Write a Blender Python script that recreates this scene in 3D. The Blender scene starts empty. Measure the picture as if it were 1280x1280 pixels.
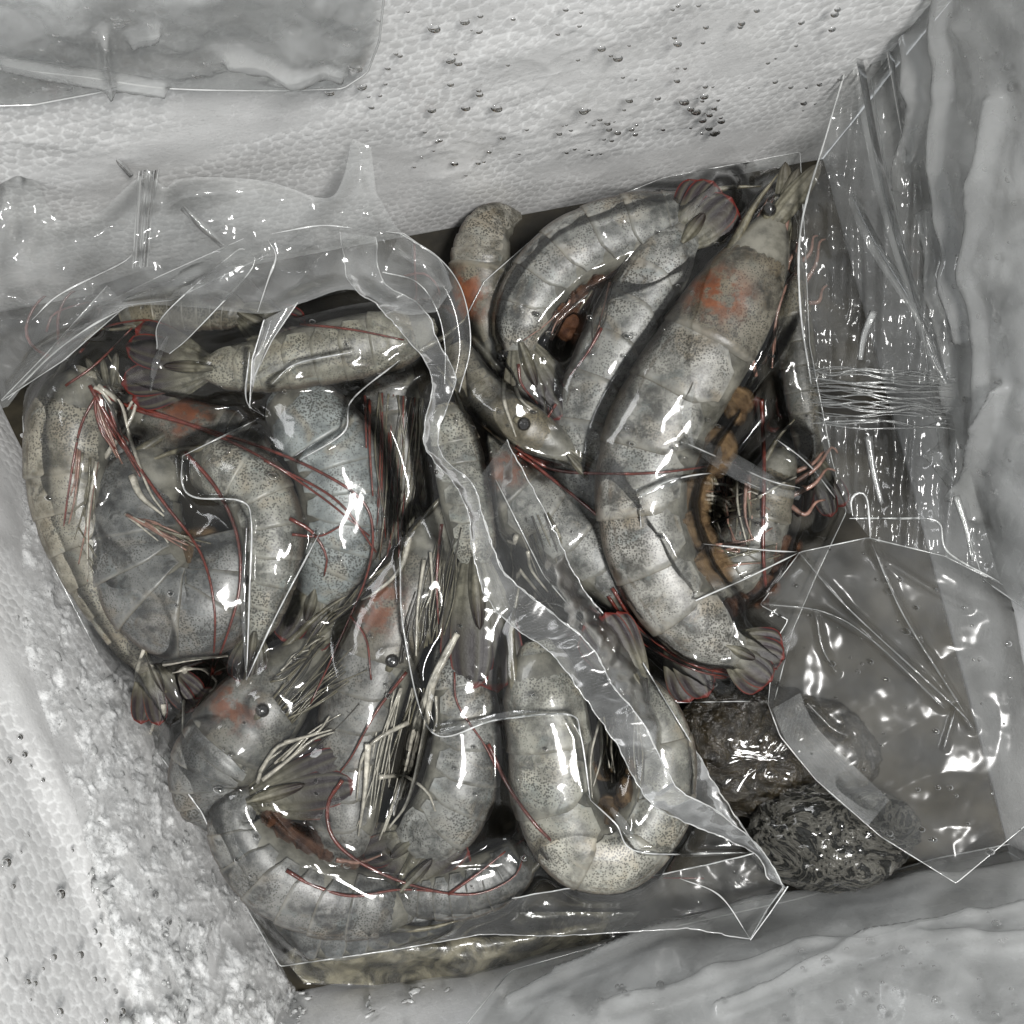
import bpy, math, random
import numpy as np
from math import sin, cos, pi, radians
random.seed(7); rng = np.random.default_rng(7)
C = bpy.context.scene.collection
scene = bpy.context.scene

# ------------------------------------------------------------------ camera, light, exposure
S, H = 0.28, 0.34                 # width seen at z = 0, camera height (metres)
U = S / 1280.0                    # one photo pixel at z = 0
def P(x, y, z=0.0):
    k = (H - z) / H * U
    return np.array(((x - 640) * k, (640 - y) * k, z))
cam = bpy.data.cameras.new('camera'); co = bpy.data.objects.new('camera', cam); C.objects.link(co)
cam.sensor_fit = 'HORIZONTAL'; cam.angle = 2 * math.atan(S / 2 / H); cam.clip_start = 0.005; cam.clip_end = 20
co.location = (0, 0, H); scene.camera = co
world = bpy.data.worlds.new('World'); scene.world = world; world.use_nodes = True
bg = world.node_tree.nodes['Background']; bg.inputs[0].default_value = (0.93, 0.97, 1.0, 1); bg.inputs[1].default_value = 0.45
def area(name, loc, target, sx, sy, power, col=(1, 1, 1)):
    l = bpy.data.lights.new(name, 'AREA'); l.shape = 'RECTANGLE'; l.size = sx; l.size_y = sy; l.energy = power; l.color = col
    o = bpy.data.objects.new(name, l); C.objects.link(o); o.location = loc
    from mathutils import Vector
    o.rotation_euler = (Vector(target) - Vector(loc)).to_track_quat('-Z', 'Y').to_euler()
    return o
area('ceiling_lamp', (0.24, -0.12, 1.10), (0, 0, 0), 0.40, 0.13, 15.0, (1.0, 0.985, 0.96))
area('wall_fill_light', (-1.15, 0.80, 0.70), (0, 0, 0), 1.3, 0.9, 30.0, (0.98, 0.99, 1.0))  # added fill, no real doorway; brightens the side and front box walls
scene.view_settings.view_transform = 'Standard'; scene.view_settings.look = 'None'
scene.view_settings.exposure = 0.15; scene.view_settings.gamma = 1.0
scene.cycles.transparent_max_bounces = 32; scene.cycles.max_bounces = 10; scene.cycles.transmission_bounces = 8
scene.cycles.glossy_bounces = 4; scene.cycles.diffuse_bounces = 3
scene.cycles.caustics_reflective = False; scene.cycles.caustics_refractive = False
scene.cycles.use_denoising = True; scene.cycles.sample_clamp_indirect = 4.0

# ------------------------------------------------------------------ helpers
def hash2(ix, iy, seed):
    n = (ix.astype(np.int64) * 374761393 + iy.astype(np.int64) * 668265263 + seed * 1442695041) & 0xFFFFFFFF
    n = ((n ^ (n >> 13)) * 1274126177) & 0xFFFFFFFF
    n = ((n ^ (n >> 16)) * 2246822519) & 0xFFFFFFFF
    return ((n ^ (n >> 15)) & 0xFFFFFF) / float(0xFFFFFF)
def vnoise(x, y, seed=0):
    """gradient noise, about 0..1"""
    ix, iy = np.floor(x), np.floor(y); fx, fy = x - ix, y - iy
    ux = fx * fx * fx * (fx * (fx * 6 - 15) + 10); uy = fy * fy * fy * (fy * (fy * 6 - 15) + 10)
    def g(dx, dy):
        a = hash2(ix + dx, iy + dy, seed) * 2 * pi; return np.cos(a) * (fx - dx) + np.sin(a) * (fy - dy)
    a, b, c, d = g(0, 0), g(1, 0), g(0, 1), g(1, 1)
    return np.clip(0.5 + 0.75 * (a + (b - a) * ux + (c - a) * uy + (a - b - c + d) * ux * uy), 0, 1)
def fbm(x, y, seed=0, oct=4):
    s = 0; amp = 0.5; t = 0
    for o in range(oct):
        s = s + amp * vnoise(x * 2 ** o + 17.3 * o, y * 2 ** o - 9.1 * o, seed + o); t += amp; amp *= 0.5
    return s / t
def ridged(x, y, seed=0, oct=3):
    s = 0; amp = 0.5; t = 0
    for o in range(oct):
        n = 1 - np.abs(2 * vnoise(x * 2 ** o + 5.3 * o, y * 2 ** o + 3.7 * o, seed + 31 * o) - 1)
        s = s + amp * n ** 3; t += amp; amp *= 0.5
    return s / t
def sstep(a, b, x):
    t = np.clip((x - a) / (b - a), 0, 1); return t * t * (3 - 2 * t)
def crom(pts, n):
    """Catmull-Rom through rows of pts, n samples even along the arc of the first two columns."""
    p = np.array(pts, float)
    if len(p) == 2:
        t = np.linspace(0, 1, n)[:, None]; return p[0] + (p[1] - p[0]) * t
    q = np.vstack([2 * p[0] - p[1], p, 2 * p[-1] - p[-2]]); out = []
    for i in range(1, len(q) - 2):
        t = np.linspace(0, 1, 24, endpoint=False)[:, None]; a, b, c, d = q[i - 1], q[i], q[i + 1], q[i + 2]
        out.append(0.5 * (2 * b + (c - a) * t + (2 * a - 5 * b + 4 * c - d) * t ** 2 + (3 * b - a - 3 * c + d) * t ** 3))
    out.append(p[-1:]); o = np.vstack(out)
    s = np.concatenate([[0], np.cumsum(np.hypot(*(o[1:, :2] - o[:-1, :2]).T))]); w = np.linspace(0, s[-1], n)
    return np.stack([np.interp(w, s, o[:, k]) for k in range(o.shape[1])], 1)
def resamp(pts, n):
    p = np.array(pts, float); s = np.concatenate([[0], np.cumsum(np.hypot(*(p[1:, :2] - p[:-1, :2]).T))]); w = np.linspace(0, s[-1], n)
    return np.stack([np.interp(w, s, p[:, k]) for k in range(p.shape[1])], 1)
def gridfaces(nr, nc, closed=False):
    r = np.arange(nr - 1)[:, None]; m = nc if closed else nc - 1; c = np.arange(m)[None]
    c2 = (c + 1) % nc
    return np.stack([r * nc + c, r * nc + c2, (r + 1) * nc + c2, (r + 1) * nc + c], -1).reshape(-1, 4)
def mk(name, verts, faces, mat, parent=None, smooth=True, pig=None, uv=None):
    v = np.asarray(verts, float)
    if parent is not None: v = v - np.array(parent['_org'])
    me = bpy.data.meshes.new(name)
    if isinstance(faces, np.ndarray):
        k = faces.shape[1]; nf = len(faces)
        me.vertices.add(len(v)); me.vertices.foreach_set('co', v.ravel())
        me.loops.add(nf * k); me.loops.foreach_set('vertex_index', faces.ravel().astype(np.int32))
        me.polygons.add(nf); me.polygons.foreach_set('loop_start', np.arange(0, nf * k, k, dtype=np.int32))
        me.update(calc_edges=True); me.validate()
    else:
        me.from_pydata([tuple(p) for p in v], [], [tuple(f) for f in faces]); me.update()
    if smooth: me.polygons.foreach_set('use_smooth', np.ones(len(me.polygons), bool))
    if pig is not None:
        a = me.attributes.new('pig', 'FLOAT_COLOR', 'POINT'); a.data.foreach_set('color', np.asarray(pig, np.float32).ravel())
    if uv is not None:
        a = me.attributes.new('flat', 'FLOAT_VECTOR', 'POINT')
        a.data.foreach_set('vector', np.concatenate([np.asarray(uv, np.float32), np.zeros((len(v), 1), np.float32)], 1).ravel())
    me.materials.append(mat)
    o = bpy.data.objects.new(name, me); C.objects.link(o)
    if parent is not None: o.parent = parent
    return o
def tag(o, label=None, cat=None, group=None, kind=None):
    if label: o['label'] = label
    if cat: o['category'] = cat
    if group: o['group'] = group
    if kind: o['kind'] = kind
    return o
def thing(name, label, cat, loc, group=None):
    o = bpy.data.objects.new(name, None); C.objects.link(o); o.location = tuple(loc); o.empty_display_size = 0.01
    o['_org'] = [float(x) for x in loc]
    return tag(o, label, cat, group)
def tube(pts, r0, r1, n=6, flat=1.0, cap=True):
    """verts, faces of a tapered tube along 3-D pts."""
    p = np.array(pts, float); m = len(p); t = np.gradient(p, axis=0); t /= np.linalg.norm(t, axis=1)[:, None] + 1e-12
    up = np.array((0, 0, 1.0)); a = np.cross(up, t); l = np.linalg.norm(a, axis=1)[:, None]; a = np.where(l > 1e-3, a / (l + 1e-12), np.array((1.0, 0, 0)))
    b = np.cross(t, a); r = np.linspace(r0, r1, m) if np.isscalar(r1) else np.array(r1)
    th = np.linspace(0, 2 * pi, n, endpoint=False)
    v = p[:, None] + r[:, None, None] * (np.cos(th)[None, :, None] * a[:, None] + flat * np.sin(th)[None, :, None] * b[:, None])
    v = v.reshape(-1, 3); f = gridfaces(m, n, True)
    if cap:
        v = np.vstack([v, p[0], p[-1]]); i0 = m * n; k = np.arange(n); k2 = (k + 1) % n
        f = np.vstack([f, np.stack([np.full(n, i0), k2, k, k], 1), np.stack([np.full(n, i0 + 1), (m - 1) * n + k, (m - 1) * n + k2, (m - 1) * n + k2], 1)])
        return v, [tuple(dict.fromkeys(x)) for x in f.tolist()]
    return v, f

# ------------------------------------------------------------------ materials
class NT:
    def __init__(s, name):
        s.m = bpy.data.materials.new(name); s.m.use_nodes = True; s.t = s.m.node_tree; s.t.nodes.clear()
        s.out = s.t.nodes.new('ShaderNodeOutputMaterial')
    def n(s, ty, **kw):
        x = s.t.nodes.new(ty)
        for k, v in kw.items():
            if k.startswith('i_'): x.inputs[int(k[2:]) if k[2:].isdigit() else k[2:].replace('_', ' ')].default_value = v
            else: setattr(x, k, v)
        return x
    def l(s, a, b): s.t.links.new(a, b)
    def math(s, op, a, b=None, c=None, clamp=False):
        x = s.n('ShaderNodeMath', operation=op, use_clamp=clamp)
        for i, v in enumerate((a, b, c)):
            if v is None: continue
            if isinstance(v, (int, float)): x.inputs[i].default_value = v
            else: s.l(v, x.inputs[i])
        return x.outputs[0]
    def mix(s, f, a, b, blend='MIX'):
        x = s.n('ShaderNodeMix', data_type='RGBA', blend_type=blend)
        for i, v in ((0, f), (6, a), (7, b)):
            if isinstance(v, (int, float)): x.inputs[i].default_value = v
            elif isinstance(v, tuple): x.inputs[i].default_value = v + (1,) if len(v) == 3 else v
            else: s.l(v, x.inputs[i])
        return x.outputs[2]
    def noise(s, scale, detail=3, rough=0.55, vec=None, dist=0.0):
        x = s.n('ShaderNodeTexNoise'); x.inputs['Scale'].default_value = scale; x.inputs['Detail'].default_value = detail
        x.inputs['Roughness'].default_value = rough; x.inputs['Distortion'].default_value = dist
        s.l(vec if vec is not None else s.obj(), x.inputs['Vector']); return x.outputs['Fac']
    def obj(s):
        if not hasattr(s, '_o'): s._o = s.n('ShaderNodeTexCoord').outputs['Object']
        return s._o
    def mr(s, v, a, b, c=0.0, d=1.0, smooth=True):
        x = s.n('ShaderNodeMapRange'); x.interpolation_type = 'SMOOTHSTEP' if smooth else 'LINEAR'
        s.l(v, x.inputs[0])
        for i, k in ((1, a), (2, b), (3, c), (4, d)): x.inputs[i].default_value = k
        return x.outputs[0]
    def attr(s, name):
        x = s.n('ShaderNodeAttribute', attribute_name=name); return x
    def bump(s, h, strength, dist):
        x = s.n('ShaderNodeBump'); x.inputs['Strength'].default_value = strength; x.inputs['Distance'].default_value = dist
        s.l(h, x.inputs['Height']); return x.outputs[0]
    def principled(s, col, rough=0.4, bump=None, **kw):
        p = s.n('ShaderNodeBsdfPrincipled')
        if isinstance(col, tuple): p.inputs['Base Color'].default_value = col + (1,)
        else: s.l(col, p.inputs['Base Color'])
        if isinstance(rough, (int, float)): p.inputs['Roughness'].default_value = rough
        else: s.l(rough, p.inputs['Roughness'])
        if bump is not None: s.l(bump, p.inputs['Normal'])
        for k, v in kw.items():
            i = p.inputs[k.replace('_', ' ')]
            if isinstance(v, (int, float, tuple)): i.default_value = v
            else: s.l(v, i)
        return p
    def end(s, sh): s.l(sh, s.out.inputs['Surface']); return s.m

def shell_mat(name, light, dark, dots=0.8, warm=(0.25, 0.21, 0.125), cool=(0.165, 0.19, 0.20)):
    t = NT(name); pig = t.attr('pig'); sep = t.n('ShaderNodeSeparateColor'); t.l(pig.outputs['Color'], sep.inputs[0])
    dors, joint, organ, tint = sep.outputs[0], sep.outputs[1], sep.outputs[2], pig.outputs['Alpha']
    big = t.noise(110, 4, 0.6); mid = t.noise(330, 4, 0.6, dist=0.6)
    col = t.mix(t.mr(big, 0.36, 0.60), dark, light)
    col = t.mix(t.math('MULTIPLY', t.mr(mid, 0.45, 0.7), 0.5), col, tuple(min(1, c * 1.6) for c in light))
    col = t.mix(t.math('MULTIPLY', t.mr(tint, 0.5, 1.0, smooth=False), 0.6), col, t.mix(t.mr(big, 0.34, 0.64), tuple(0.5 * c for c in warm), warm))
    col = t.mix(t.math('MULTIPLY', t.mr(tint, 0.5, 0.0, smooth=False), 0.6), col, t.mix(t.mr(big, 0.34, 0.64), tuple(0.5 * c for c in cool), cool))
    col = t.mix(t.math('MULTIPLY', t.mr(t.noise(85, 3, 0.6, dist=0.8), 0.52, 0.70), 0.45), col, tuple(a * b for a, b in zip(light, (1.02, 0.84, 0.62))))
    col = t.mix(t.math('MULTIPLY', t.mr(t.noise(130, 4, 0.6, dist=1.0), 0.54, 0.70), 0.42), col, tuple(a * b for a, b in zip(light, (0.60, 0.72, 0.78))))
    col = t.mix(t.math('MULTIPLY', t.mr(t.noise(200, 5, 0.7, dist=1.2), 0.56, 0.66), 0.65), col, tuple(0.55 * c for c in dark))
    # darker pigmented back line
    col = t.mix(t.math('MULTIPLY', t.mr(dors, 0.90, 0.99), 0.72), col, (0.065, 0.042, 0.026))
    v = t.n('ShaderNodeTexVoronoi'); v.inputs['Scale'].default_value = 1650; v.inputs['Randomness'].default_value = 0.9; t.l(t.obj(), v.inputs['Vector'])
    r = t.mr(t.noise(70, 3), 0.30, 0.66, 0.33, 0.52)
    dot = t.math('SUBTRACT', r, v.outputs['Distance']); dot = t.mr(dot, -0.03, 0.10)
    dot = t.math('MULTIPLY', dot, t.mr(joint, 0.55, 0.2)); dot = t.math('MULTIPLY', dot, t.mr(t.noise(55, 3), 0.35, 0.6, 0.35 * dots, dots))
    col = t.mix(dot, col, (0.022, 0.020, 0.015))
    col = t.mix(t.math('MULTIPLY', t.mr(joint, 0.5, 0.8), 0.30), col, (0.22, 0.21, 0.18))
    col = t.mix(t.math('MULTIPLY', t.mr(joint, 0.86, 0.97), 0.6), col, (0.10, 0.085, 0.06))
    og = t.math('MULTIPLY', organ, t.mr(t.noise(260, 4, 0.65), 0.30, 0.6)); og = t.mr(og, 0.10, 0.9)
    col = t.mix(og, col, t.mix(t.noise(420, 3), (0.035, 0.009, 0.005), (0.22, 0.07, 0.022)))
    gut = t.math('MULTIPLY', t.mr(dors, 0.845, 0.865), t.mr(dors, 0.895, 0.875)); col = t.mix(t.math('MULTIPLY', gut, t.mr(t.noise(140, 2), 0.45, 0.6, 0.0, 0.5)), col, (0.06, 0.045, 0.03))
    b = t.bump(t.noise(900, 4, 0.6), 0.12, 0.0006)
    p = t.principled(col, 0.40, b, Specular_IOR_Level=0.55, Subsurface_Weight=0.25, Subsurface_Scale=0.003)
    p.inputs['Subsurface Radius'].default_value = (1.0, 0.8, 0.6)
    return t.end(p.outputs[0])
def simple(name, col, rough=0.4, var=0.35, scale=300, bumpd=0.0004, **kw):
    t = NT(name); n = t.noise(scale, 4, 0.6)
    c = t.mix(t.mr(n, 0.3, 0.7), tuple(x * (1 - var) for x in col), tuple(min(1, x * (1 + var)) for x in col))
    p = t.principled(c, rough, t.bump(t.noise(scale * 2.5, 3), 0.3, bumpd), **kw); return t.end(p.outputs[0])
def tail_mat(name):
    t = NT(name); pig = t.attr('pig'); sep = t.n('ShaderNodeSeparateColor'); t.l(pig.outputs['Color'], sep.inputs[0])
    u, e, k = sep.outputs[0], sep.outputs[1], sep.outputs[2]
    n = t.noise(420, 4, 0.6)
    c = t.mix(t.mr(n, 0.3, 0.7), (0.05, 0.047, 0.034), (0.17, 0.16, 0.12))
    c = t.mix(t.math('MULTIPLY', t.mr(t.math('ADD', u, t.math('MULTIPLY', n, 0.3)), 0.42, 0.80), 0.95), c, (0.012, 0.007, 0.010))
    c = t.mix(t.math('MULTIPLY', t.mr(k, 0.55, 0.9), 0.7), c, (0.05, 0.045, 0.03))
    c = t.mix(t.math('MULTIPLY', t.mr(e, 0.83, 0.95), t.mr(u, 0.45, 0.8)), c, (0.10, 0.014, 0.010))
    p = t.principled(c, 0.45, t.bump(t.math('ADD', k, n), 0.4, 0.0005), Specular_IOR_Level=0.25); return t.end(p.outputs[0])
M = {}
M['shell'] = shell_mat('grey_speckled_shell', (0.225, 0.222, 0.203), (0.048, 0.048, 0.044))
M['head'] = shell_mat('olive_head_shell', (0.12, 0.112, 0.092), (0.020, 0.019, 0.016), 0.75)
M['shell_dark'] = shell_mat('dark_grey_shell', (0.15, 0.148, 0.138), (0.034, 0.034, 0.033), 0.8, (0.16, 0.14, 0.09), (0.10, 0.115, 0.125))
M['shell_pale'] = shell_mat('pale_shell', (0.265, 0.265, 0.24), (0.085, 0.088, 0.083), 0.8, (0.30, 0.27, 0.18), (0.26, 0.30, 0.31))
M['flesh'] = simple('wet_flesh', (0.12, 0.115, 0.095), 0.35, 0.5, 180, Coat_Weight=0.4)
M['tail'] = tail_mat('tail_fin')
M['cream'] = simple('cream_leg', (0.34, 0.32, 0.27), 0.4, 0.4, 500, Coat_Weight=0.4)
M['pink'] = simple('pinkish_leg', (0.22, 0.125, 0.095), 0.38, 0.35, 400, Coat_Weight=0.4)
M['olive'] = simple('olive_bristle', (0.10, 0.09, 0.06), 0.42, 0.5, 400, Coat_Weight=0.3)
M['dark'] = simple('dark_bristle', (0.03, 0.026, 0.02), 0.4, 0.5, 400, Coat_Weight=0.3)
M['red'] = simple('red_antenna', (0.11, 0.020, 0.012), 0.32, 0.45, 500, Coat_Weight=0.5)
def swim_mat(name, c1, c2):
    t = NT(name); sep = t.n('ShaderNodeSeparateColor'); t.l(t.attr('pig').outputs['Color'], sep.inputs[0])
    c = t.mix(t.mr(t.noise(350, 4, 0.6), 0.3, 0.7), c2, c1); c = t.mix(t.math('MULTIPLY', t.mr(sep.outputs[2], 0.5, 0.95), 0.25), c, c2)
    p = t.principled(c, 0.65, t.bump(t.math('ADD', sep.outputs[2], t.noise(800, 3)), 0.6, 0.0008), Specular_IOR_Level=0.15)
    tr = t.n('ShaderNodeBsdfTransparent'); m = t.n('ShaderNodeMixShader'); t.l(t.mr(sep.outputs[1], 0.3, 1.0, 0.3, 0.8), m.inputs[0]); t.l(p.outputs[0], m.inputs[1]); t.l(tr.outputs[0], m.inputs[2]); return t.end(m.outputs[0])
M['amber'] = swim_mat('amber_swimmeret', (0.17, 0.11, 0.055), (0.05, 0.03, 0.015))
M['rust'] = swim_mat('rust_swimmeret', (0.10, 0.045, 0.022), (0.035, 0.014, 0.008))
M['eye'] = simple('black_eye', (0.012, 0.011, 0.010), 0.12, 0.3, 800, Coat_Weight=1.0)
def film_mat(name, haze, gloss=1.15, rough=0.09, bumpd=0.0008, hscale=40, bscale=70, weave=False, even=False, tintc=(0.98, 0.985, 0.98)):
    t = NT(name)
    n1 = t.noise(bscale, 3, 0.55, dist=1.2)
    b = t.bump(n1, 0.16, bumpd)
    if weave:
        at = t.attr('flat'); ck = t.n('ShaderNodeTexChecker'); ck.inputs['Scale'].default_value = 1.0; t.l(at.outputs['Vector'], ck.inputs['Vector'])
        w = t.n('ShaderNodeBump'); w.inputs['Strength'].default_value = 0.7; w.inputs['Distance'].default_value = 0.0004
        t.l(ck.outputs['Fac'], w.inputs['Height']); t.l(b, w.inputs['Normal']); b = w.outputs[0]
    fr = t.n('ShaderNodeFresnel'); fr.inputs['IOR'].default_value = 1.5; t.l(b, fr.inputs['Normal'])
    f = t.math('MULTIPLY', fr.outputs[0], gloss, clamp=True)
    tr = t.n('ShaderNodeBsdfTransparent'); tr.inputs[0].default_value = tintc + (1,)
    gl = t.n('ShaderNodeBsdfGlossy'); gl.inputs['Roughness'].default_value = rough; t.l(b, gl.inputs['Normal'])
    di = t.n('ShaderNodeBsdfDiffuse'); di.inputs[0].default_value = (0.82, 0.83, 0.82, 1); t.l(b, di.inputs['Normal'])
    tl = t.n('ShaderNodeBsdfTranslucent'); tl.inputs[0].default_value = (0.82, 0.83, 0.82, 1)
    md = t.n('ShaderNodeMixShader'); md.inputs[0].default_value = 0.4; t.l(di.outputs[0], md.inputs[1]); t.l(tl.outputs[0], md.inputs[2])
    m1 = t.n('ShaderNodeMixShader')
    hz = t.mr(t.noise(hscale, 4, 0.6), 0.32, 0.70, haze * (0.85 if even else 0.35), haze * (1.1 if even else 1.5))
    t.l(hz, m1.inputs[0]); t.l(tr.outputs[0], m1.inputs[1]); t.l(md.outputs[0], m1.inputs[2])
    m2 = t.n('ShaderNodeMixShader'); t.l(f, m2.inputs[0]); t.l(m1.outputs[0], m2.inputs[1]); t.l(gl.outputs[0], m2.inputs[2])
    return t.end(m2.outputs[0])
M['film'] = film_mat('clear_film', 0.007, 1.05)
M['film_mid'] = film_mat('clear_film_folded', 0.075, 1.0, 0.14, 0.0005)
M['film_milk'] = film_mat('milky_film', 0.24, 1.6, 0.10)
M['film_gloss'] = film_mat('glossy_folded_film', 0.06, 3.0, 0.10, 0.0015, 60, 200)
M['seam'] = film_mat('embossed_seam_film', 0.20, 1.1, 0.20, weave=True)
M['neck'] = film_mat('crumpled_neck_film', 0.20, 1.6, 0.10, 0.0006, 30, 60)
M['slack'] = film_mat('slack_film', 0.068, 0.85, 0.20, 0.0002, 30, 30)
M['edge'] = film_mat('film_edge_highlight', 0.9, 2.2, 0.15)  # near-opaque white paints the highlight along creases and rims
M['liner_clear'] = film_mat('clear_liner_film', 0.14, 0.8, 0.08, 0.0008, 40, 100)
M['liner_white'] = film_mat('white_liner_film', 0.30, 1.1, 0.07, 0.0006, 50, 80, even=True)
M['liner'] = film_mat('wet_liner_film', 0.24, 0.9, 0.10, 0.0006, 40, 80, even=True)
def foam_mat(name, cell, joint):
    t = NT(name); pig = t.attr('pig'); sep = t.n('ShaderNodeSeparateColor'); t.l(pig.outputs['Color'], sep.inputs[0])
    n = t.noise(60, 4, 0.6); c = t.mix(t.mr(n, 0.3, 0.7), tuple(x * 0.86 for x in cell), cell)
    c = t.mix(t.math('MULTIPLY', sep.outputs[0], 0.85), c, joint)
    c = t.mix(t.math('MULTIPLY', t.mr(t.noise(900, 2), 0.62, 0.72), 0.35), c, (0.35, 0.35, 0.34))
    st = t.mr(t.noise(38, 5, 0.7, dist=1.5), 0.50, 0.72); c = t.mix(t.math('MULTIPLY', st, 0.22), c, (0.42, 0.42, 0.41))
    sm_ = t.mr(t.noise(150, 4, 0.7, dist=2.0), 0.60, 0.66); c = t.mix(t.math('MULTIPLY', sm_, 0.3), c, (0.92, 0.92, 0.92))
    p = t.principled(c, t.mr(t.noise(90, 3), 0.3, 0.7, 0.16, 0.42), t.bump(t.noise(1200, 3), 0.2, 0.0004), Coat_Weight=0.35, Coat_Roughness=0.08)
    return t.end(p.outputs[0])
M['foam'] = foam_mat('wet_foam', (0.64, 0.64, 0.635), (0.83, 0.835, 0.83))
def glassy(name, col, rough=0.06, ior=1.31, trans=1.0, bscale=300, bd=0.001):
    t = NT(name); b = t.bump(t.noise(bscale, 4, 0.6, dist=1.5), 0.6, bd)
    p = t.principled(col, rough, b, IOR=ior); p.inputs['Transmission Weight'].default_value = trans
    return t.end(p.outputs[0])
M['ice'] = film_mat('crushed_ice', 0.75, 1.6, 0.12, 0.002, 260, 500)
def slush_mat():
    t = NT('wet_crinkled_plastic'); n = t.noise(420, 4, 0.65, dist=1.0); sp = t.mr(t.noise(520, 4, 0.65, dist=2.0), 0.60, 0.66)
    c = t.mix(t.mr(n, 0.35, 0.6), (0.74, 0.75, 0.75), (0.93, 0.935, 0.93)); c = t.mix(t.math('MULTIPLY', sp, 0.8), c, (0.16, 0.16, 0.155))
    p = t.principled(c, 0.10, t.bump(t.noise(260, 5, 0.6, dist=2.0), 0.45, 0.0010), Coat_Weight=1.0, Coat_Roughness=0.05)
    tr = t.n('ShaderNodeBsdfTransparent'); m = t.n('ShaderNodeMixShader'); t.l(t.mr(t.noise(130, 4, 0.65), 0.40, 0.62, 0.92, 0.15), m.inputs[0]); t.l(p.outputs[0], m.inputs[1]); t.l(tr.outputs[0], m.inputs[2]); return t.end(m.outputs[0])
M['slush'] = slush_mat()
M['water'] = glassy('water', (0.99, 0.99, 0.99), 0.0, 1.33, bd=0.0)
def murky(name, c1, c2, scale, rough=0.12, bd=0.002, dist=2.5, ridge=False):
    t = NT(name); n = t.noise(scale, 5, 0.6, dist=dist)
    if ridge: n = t.mr(t.math('ABSOLUTE', t.math('SUBTRACT', n, 0.5)), 0.0, 0.12, 1.0, 0.0)
    c = t.mix(t.mr(n, 0.35, 0.65), c1, c2)
    p = t.principled(c, rough, t.bump(n, 0.8, bd), Coat_Weight=0.6, Coat_Roughness=0.05); return t.end(p.outputs[0])
M['gap_water'] = simple('gap_darkening_water', (0.020, 0.017, 0.011), 0.45, 0.7, 60, 0.0004, Specular_IOR_Level=0.12)  # near-black colour paints the shade in gaps between shrimp
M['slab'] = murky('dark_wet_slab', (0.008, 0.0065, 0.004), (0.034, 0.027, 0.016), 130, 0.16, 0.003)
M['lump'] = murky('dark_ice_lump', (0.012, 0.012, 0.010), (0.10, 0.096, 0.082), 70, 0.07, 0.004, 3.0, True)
M['lowbag'] = murky('olive_lower_contents', (0.03, 0.027, 0.018), (0.22, 0.20, 0.14), 60, 0.25, 0.002)

# ------------------------------------------------------------------ the foam box
ZF = -0.034                                   # floor of the box
box = thing('foam_box', 'open white polystyrene fish box lined with wet plastic, holding the bags', 'box', (0, 0, ZF))
ZT = 0.17
base = [(-45, 402), (1025, 203), (1255, 1060), (365, 1235)]          # TL TR BR BL at the floor
bw = [P(x, y, ZF) for x, y in base]
cen = sum(bw) / 4
def rim(p, fl):
    d = p - cen; d[2] = 0; d /= np.linalg.norm(d); q = p + d * fl; q[2] = ZT; return q
tw = [rim(p.copy(), 0.055) for p in bw]
def wall_pt(i, s, t):
    a, b, c, d = bw[i], bw[(i + 1) % 4], tw[(i + 1) % 4], tw[i]
    s = np.asarray(s)[..., None]; t = np.asarray(t)[..., None]
    return (a * (1 - s) + b * s) * (1 - t) + (d * (1 - s) + c * s) * t
def wall_n(i):
    n = np.cross(bw[(i + 1) % 4] - bw[i], tw[i] - bw[i]); n /= np.linalg.norm(n)
    if np.dot(n, cen - bw[i]) < 0: n = -n
    return n
def wall_hit(i, px, py):
    """point of wall i seen at photo pixel (px, py)"""
    n = wall_n(i); o = np.array((0, 0, H)); d = P(px, py, 0) - o
    return o + d * (np.dot(n, bw[i] - o) / np.dot(n, d))
def voro(x, y, seed):
    ix, iy = np.floor(x), np.floor(y); f1 = np.full(x.shape, 9.0); f2 = f1.copy()
    for dy in (-1, 0, 1, 2):
        for dx in (-1, 0, 1, 2):
            cx, cy = ix + dx - 0.0, iy + dy
            jx = cx + 0.5 * (np.mod(cy, 2)) + 0.55 * (hash2(cx, cy, seed) - 0.5); jy = cy + 0.5 * (hash2(cx, cy, seed + 5) - 0.5)
            d = np.hypot(x - jx, (y - jy) * 0.9)
            f2 = np.where(d < f1, f1, np.minimum(f2, d)); f1 = np.minimum(f1, d)
    return f1, f2
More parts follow.
